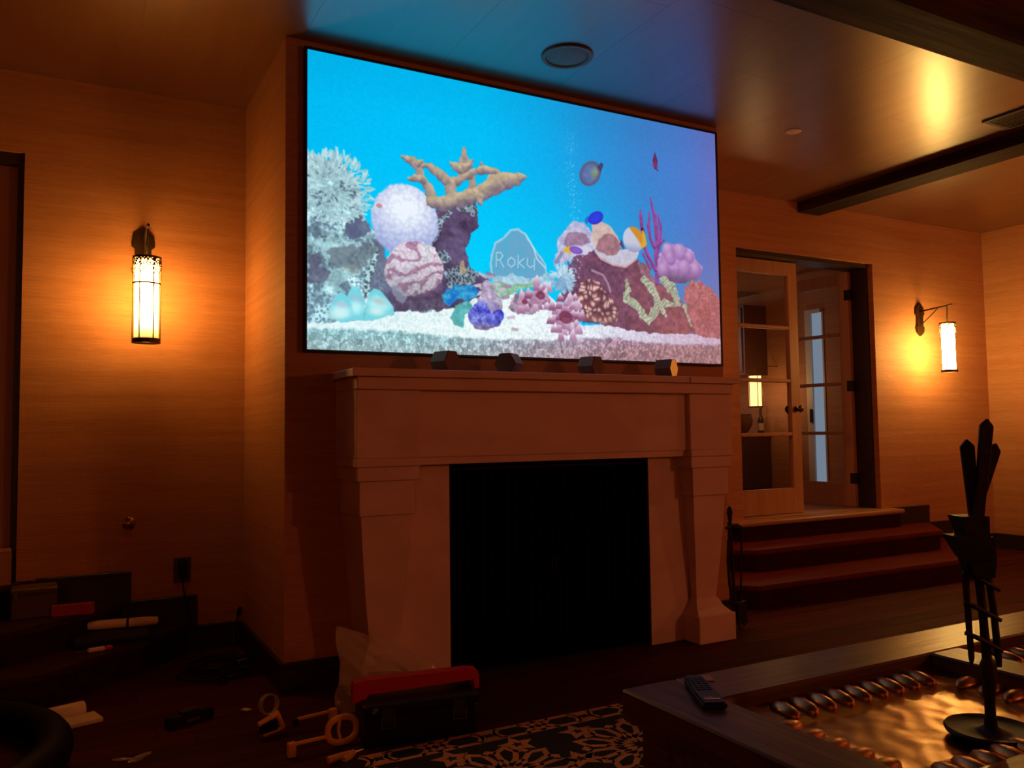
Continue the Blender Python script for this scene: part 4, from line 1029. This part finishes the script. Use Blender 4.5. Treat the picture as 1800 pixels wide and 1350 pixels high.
obj('rounded_edge',xf(lathe([(.03,-.10),(.034,-.095),(.034,.06),(.03,.065)],seg=18),Matrix.Translation((.0,.055,.034))@Matrix.Rotation(PI/2,4,'Y')),M['pale_plastic'],t,smooth=True)
obj('screw_hole',lathe([(.006,.0222),(.006,.0228)],(-.07,-.03,0),12),M['black'],t)
t=thing('battery_pack','black battery pack lying on the dark red floor','battery',(-.545,-.20,0),R_(24))
obj('body',prism([(-.10,-.035),(.10,-.035),(.105,0),(.09,.04),(-.08,.045),(-.105,.01)],.001,.045,bevel=.006,seg=2),M['black'],t,smooth=True); obj('contact_block',B((-.04,.04,-.02,.02,.0455,.057),bevel=.003),M['black_soft'],t); obj('badge',B((-.03,.03,-.0367,-.0352,.015,.027)),M['chrome'],t)
# yellow tools
t=thing('tape_dispenser','yellow tape dispenser with a clear roll standing upright','tape dispenser',(-.275,-.54,0),R_(20))
yb_=bmesh.new()
for a,b_,w in (((-.055,0,.06),(.0,0,.075),.016),((.0,0,.075),(.035,0,.085),.02),((.03,0,.085),(.06,0,.02),.017),((.06,0,.018),(-.03,0,.012),.012)):
    add_tube(yb_,[a,b_],w*.62,8)
obj('frame',yb_,M['yellow'],t,smooth=True)
obj('dark_core',B((-.045,.03,-.012,.012,.02,.06),bevel=.004),M['black'],t)
obj('tape_roll',lathe([(.036,-.012),(.041,-.012),(.041,.012),(.036,.012),(.036,-.012)],seg=32,cap=False).__class__ and xf(lathe([(.036,-.012),(.041,-.012),(.041,.012),(.036,.012),(.036,-.012)],seg=32,cap=False),Matrix.Translation((.0,.012,.125))@Matrix.Rotation(R_(80),4,'X')),M['film_thin'],t,smooth=True)
def clamp(label,loc,rz,full):
    t=thing('bar_clamp',label,'clamp',loc,rz,'yellow bar clamps')
    obj('bar',B((-.085,.07,-.006,.006,.042,.054),bevel=.002),M['yellow'],t)
    obj('jaw',B((-.105,-.072,-.013,.013,.002,.058),bevel=.006,seg=2),M['yellow'],t)
    if full:
        cx=.115
        obj('grip',tube([(cx+.060*math.cos(2*PI*k/20),0,.062+.048*math.copysign(abs(math.sin(2*PI*k/20))**.7,math.sin(2*PI*k/20))) for k in range(20)],.0125,8,True),M['yellow'],t,smooth=True)
        obj('trigger',tube([(cx-.01,0,.107),(cx-.016,0,.06),(cx-.004,0,.016)],.0065,8),M['yellow'],t,smooth=True)
    else:
        obj('grip',B((.066,.09,-.01,.01,.02,.05),bevel=.005),M['black'],t)
    return t
clamp('yellow bar clamp behind the other, with its square jaw at the right',(-.095,-.525,0),R_(190),False)
clamp('larger yellow bar clamp with a looped grip beside the rug',(-.165,-.80,0),R_(6),True)
t=thing('yellow_pliers','yellow-handled hand tool lying half out of view by the rug corner','pliers',(-.105,-.93,0),R_(10))
obj('handle',tube([(-.05,-.01,.018),(0,-.012,.022),(.06,-.005,.02)],[.014,.012,.010],8),M['yellow'],t,smooth=True); obj('handle',tube([(.0,-.04,.014),(.03,-.03,.016),(.06,-.005,.018)],[.012,.011,.010],8),M['yellow'],t,smooth=True); obj('jaw',tube([(.06,-.005,.019),(.10,.0,.019)],[.010,.004],8),M['chrome'],t)

# dark cable tangle in the corner, plug standing by the breast
def coil(cx,cy,r,n,z0,seed,rad):
    q=random.Random(seed); pts=[]
    for i in range(n*18):
        a=2*PI*i/18; rr=r*(1+.28*math.sin(a*.37+seed)+.12*q.random()); pts.append((cx+rr*math.cos(a),cy+rr*.75*math.sin(a),z0+rad+.012*abs(math.sin(a*1.7+seed))+.004*(i//18)))
    return tube(pts,rad,6)
t=thing('cable_tangle','tangle of black cables on the floor in the corner by the chimney breast','cables',(0,0,0))
obj('cable',coil(-.30,.62,.13,4,0,1,.007),M['black'],t,smooth=True); obj('cable',coil(-.38,.45,.11,3,0,2,.006),M['black'],t,smooth=True); obj('cable',coil(-.24,.42,.09,3,0,5,.005),M['black'],t,smooth=True)
obj('connector',xf(B((-.03,.03,-.012,.012,0,.02),bevel=.003),Matrix.Translation((-.20,.50,.035))@Matrix.Rotation(.5,4,'Z')),M['chrome'],t); obj('connector',xf(B((-.025,.025,-.01,.01,0,.018),bevel=.003),Matrix.Translation((-.33,.30,.002))@Matrix.Rotation(-.4,4,'Z')),M['black'],t)
t=thing('wall_plug_lead','dark lead with a plug end poking up at the corner of the chimney breast','lead',(BX0-.07,.93,0))
obj('lead',tube([(-.05,-.30,.006),(-.02,-.1,.02),(.0,0,.12),(.025,.02,.19)],.005,6),M['black'],t); obj('plug_end',tube([(.025,.02,.185),(.033,.024,.215),(.038,.026,.235)],[.010,.014,.008],8),M['black'],t)
t=tag(obj('paper_scrap',xf(B((-.014,.014,-.02,.02,.001,.0035)),Matrix.Translation((-.30,-.16,0))@Matrix.Rotation(.6,4,'Z')),M['white_plate']),'small white scrap on the floor near the battery pack','scrap')
# thick hose
t=thing('hose_loop','thick blue-black hose loop on the floor in the bottom left corner','hose',(-1.575,-.40,0))
obj('hose',tube([(.53*math.cos(2*PI*k/60),.58*math.sin(2*PI*k/60),.068) for k in range(60)],.066,14,True),M['navy'],t,smooth=True)
obj('cuff',tube([(.53*math.cos(a),.58*math.sin(a),.068) for a in (-2.2,-2.1,-2.0,-1.9)],.0715,14),M['black'],t,smooth=True)
# crumpled clear wrapping in the foreground
def crumple(name,label,loc,sx_,sy_,sz_,seed,m,cat):
    q=random.Random(seed); bm=bmesh.new(); add_ball(bm,(0,0,0),1,(1,1,1),4)
    vec=[Vector((q.uniform(-1,1),q.uniform(-1,1),q.uniform(-1,1))).normalized() for _ in range(34)]; off=[q.uniform(.35,.9) for _ in vec]
    for v in bm.verts:
        d=v.co.normalized(); k=1.
        for n_,o_ in zip(vec,off):
            s_=d.dot(n_)
            if s_>o_: k-=(s_-o_)*.55
        v.co=d*k
        v.co.x*=sx_; v.co.y*=sy_; v.co.z=max(-.98,v.co.z)*sz_+sz_
    o=obj(name,bm,m); o.location=loc
    for f in o.data.polygons: f.use_smooth=(seed%2==0)
    return tag(o,label,cat)
crumple('plastic_wrapping','crumpled clear plastic wrapping on the floor at the bottom edge of the photo',(-.79,-.62,.002),.16,.09,.035,7,M['film'],'wrapping')
# clear plastic bag leaning on the left pilaster
t=thing('plastic_bag','large clear plastic bag slumped against the left pilaster of the fireplace','bag',(.27,-.46,0))
def bagmesh():
    bm=bmesh.new(); nx,nz=26,24; q=random.Random(11); g={}
    ph=[(q.uniform(4,16),q.uniform(4,16),q.uniform(0,6),q.uniform(.2,1)) for _ in range(9)]
    for side in (-1,1):
        for i in range(nx+1):
            for j in range(nz+1):
                u=i/nx*2-1; w=j/nz
                hw=.245-.02*w; top=.375-.095*(u+1)-.03*max(0,u)
                th=.075*(1-abs(u)**2.4)*(1-w**2.2)*(.35+.65*min(1,w*5))
                n=sum(a*math.sin(fx*u+fz*w*2+p) for fx,fz,p,a in ph)*.006
                x=u*hw*(1+.05*math.sin(w*9)); z=.003+w*top
                y=side*th+n+(.055*w)
                if abs(u)==1 or w==1: y=n+.055*w
                g[side,i,j]=bm.verts.new((x,y,z))
        for i in range(nx):
            for j in range(nz): bm.faces.new((g[side,i,j],g[side,i+1,j],g[side,i+1,j+1],g[side,i,j+1]))
    bmesh.ops.remove_doubles(bm,verts=bm.verts,dist=.0006); return clean(bm)
obj('bag_film',bagmesh(),M['film'],t,smooth=True)
pb=bmesh.new()
add_box(pb,-.10,.16,-.045,-.02,.02,.075); obj('packed_manual',xf(pb,Matrix.Identity(4)),M['grey_plastic'],t)
obj('packed_sheet',xf(B((-.13,.08,-.012,-.008,.05,.16)),Matrix.Rotation(.12,4,'Y')),M['cardboard'],t)
# toolbox with a red handle
t=thing('toolbox','black toolbox with a long red carrying handle and silver latches by the rug','toolbox',(.255,-.80,0),R_(-8))
obj('body',B((-.23,.23,-.11,.11,.002,.125),bevel=.008),M['black'],t); obj('lid',B((-.238,.238,-.118,.118,.126,.165),bevel=.010,seg=2),M['black'],t)
obj('handle',prism([(-.262,.155),(-.262,.20),(-.255,.232),(-.20,.238),(.22,.238),(.255,.232),(.264,.21),(.264,.155),(.245,.155),(.238,.193),(.16,.190),(-.20,.182),(-.215,.155)],-.028,.028,M=Matrix.Rotation(PI/2,4,'X')),M['red'],t)
for x in (-.14,.15):
    obj('latch',B((x-.028,x+.028,-.124,-.1185,.085,.150),bevel=.003),M['black_soft'],t)
    obj('latch_wire',tube([(x-.026,-.1265,.12),(x-.026,-.1265,.075),(x+.026,-.1265,.075),(x+.026,-.1265,.12)],.0022,6),M['chrome'],t)
obj('badge',xf(lathe([(.012,0),(.012,.003),(.002,.004)],seg=14),Matrix.Translation((-.19,-.1185,.145))@Matrix.Rotation(PI/2,4,'X')),M['chrome'],t)
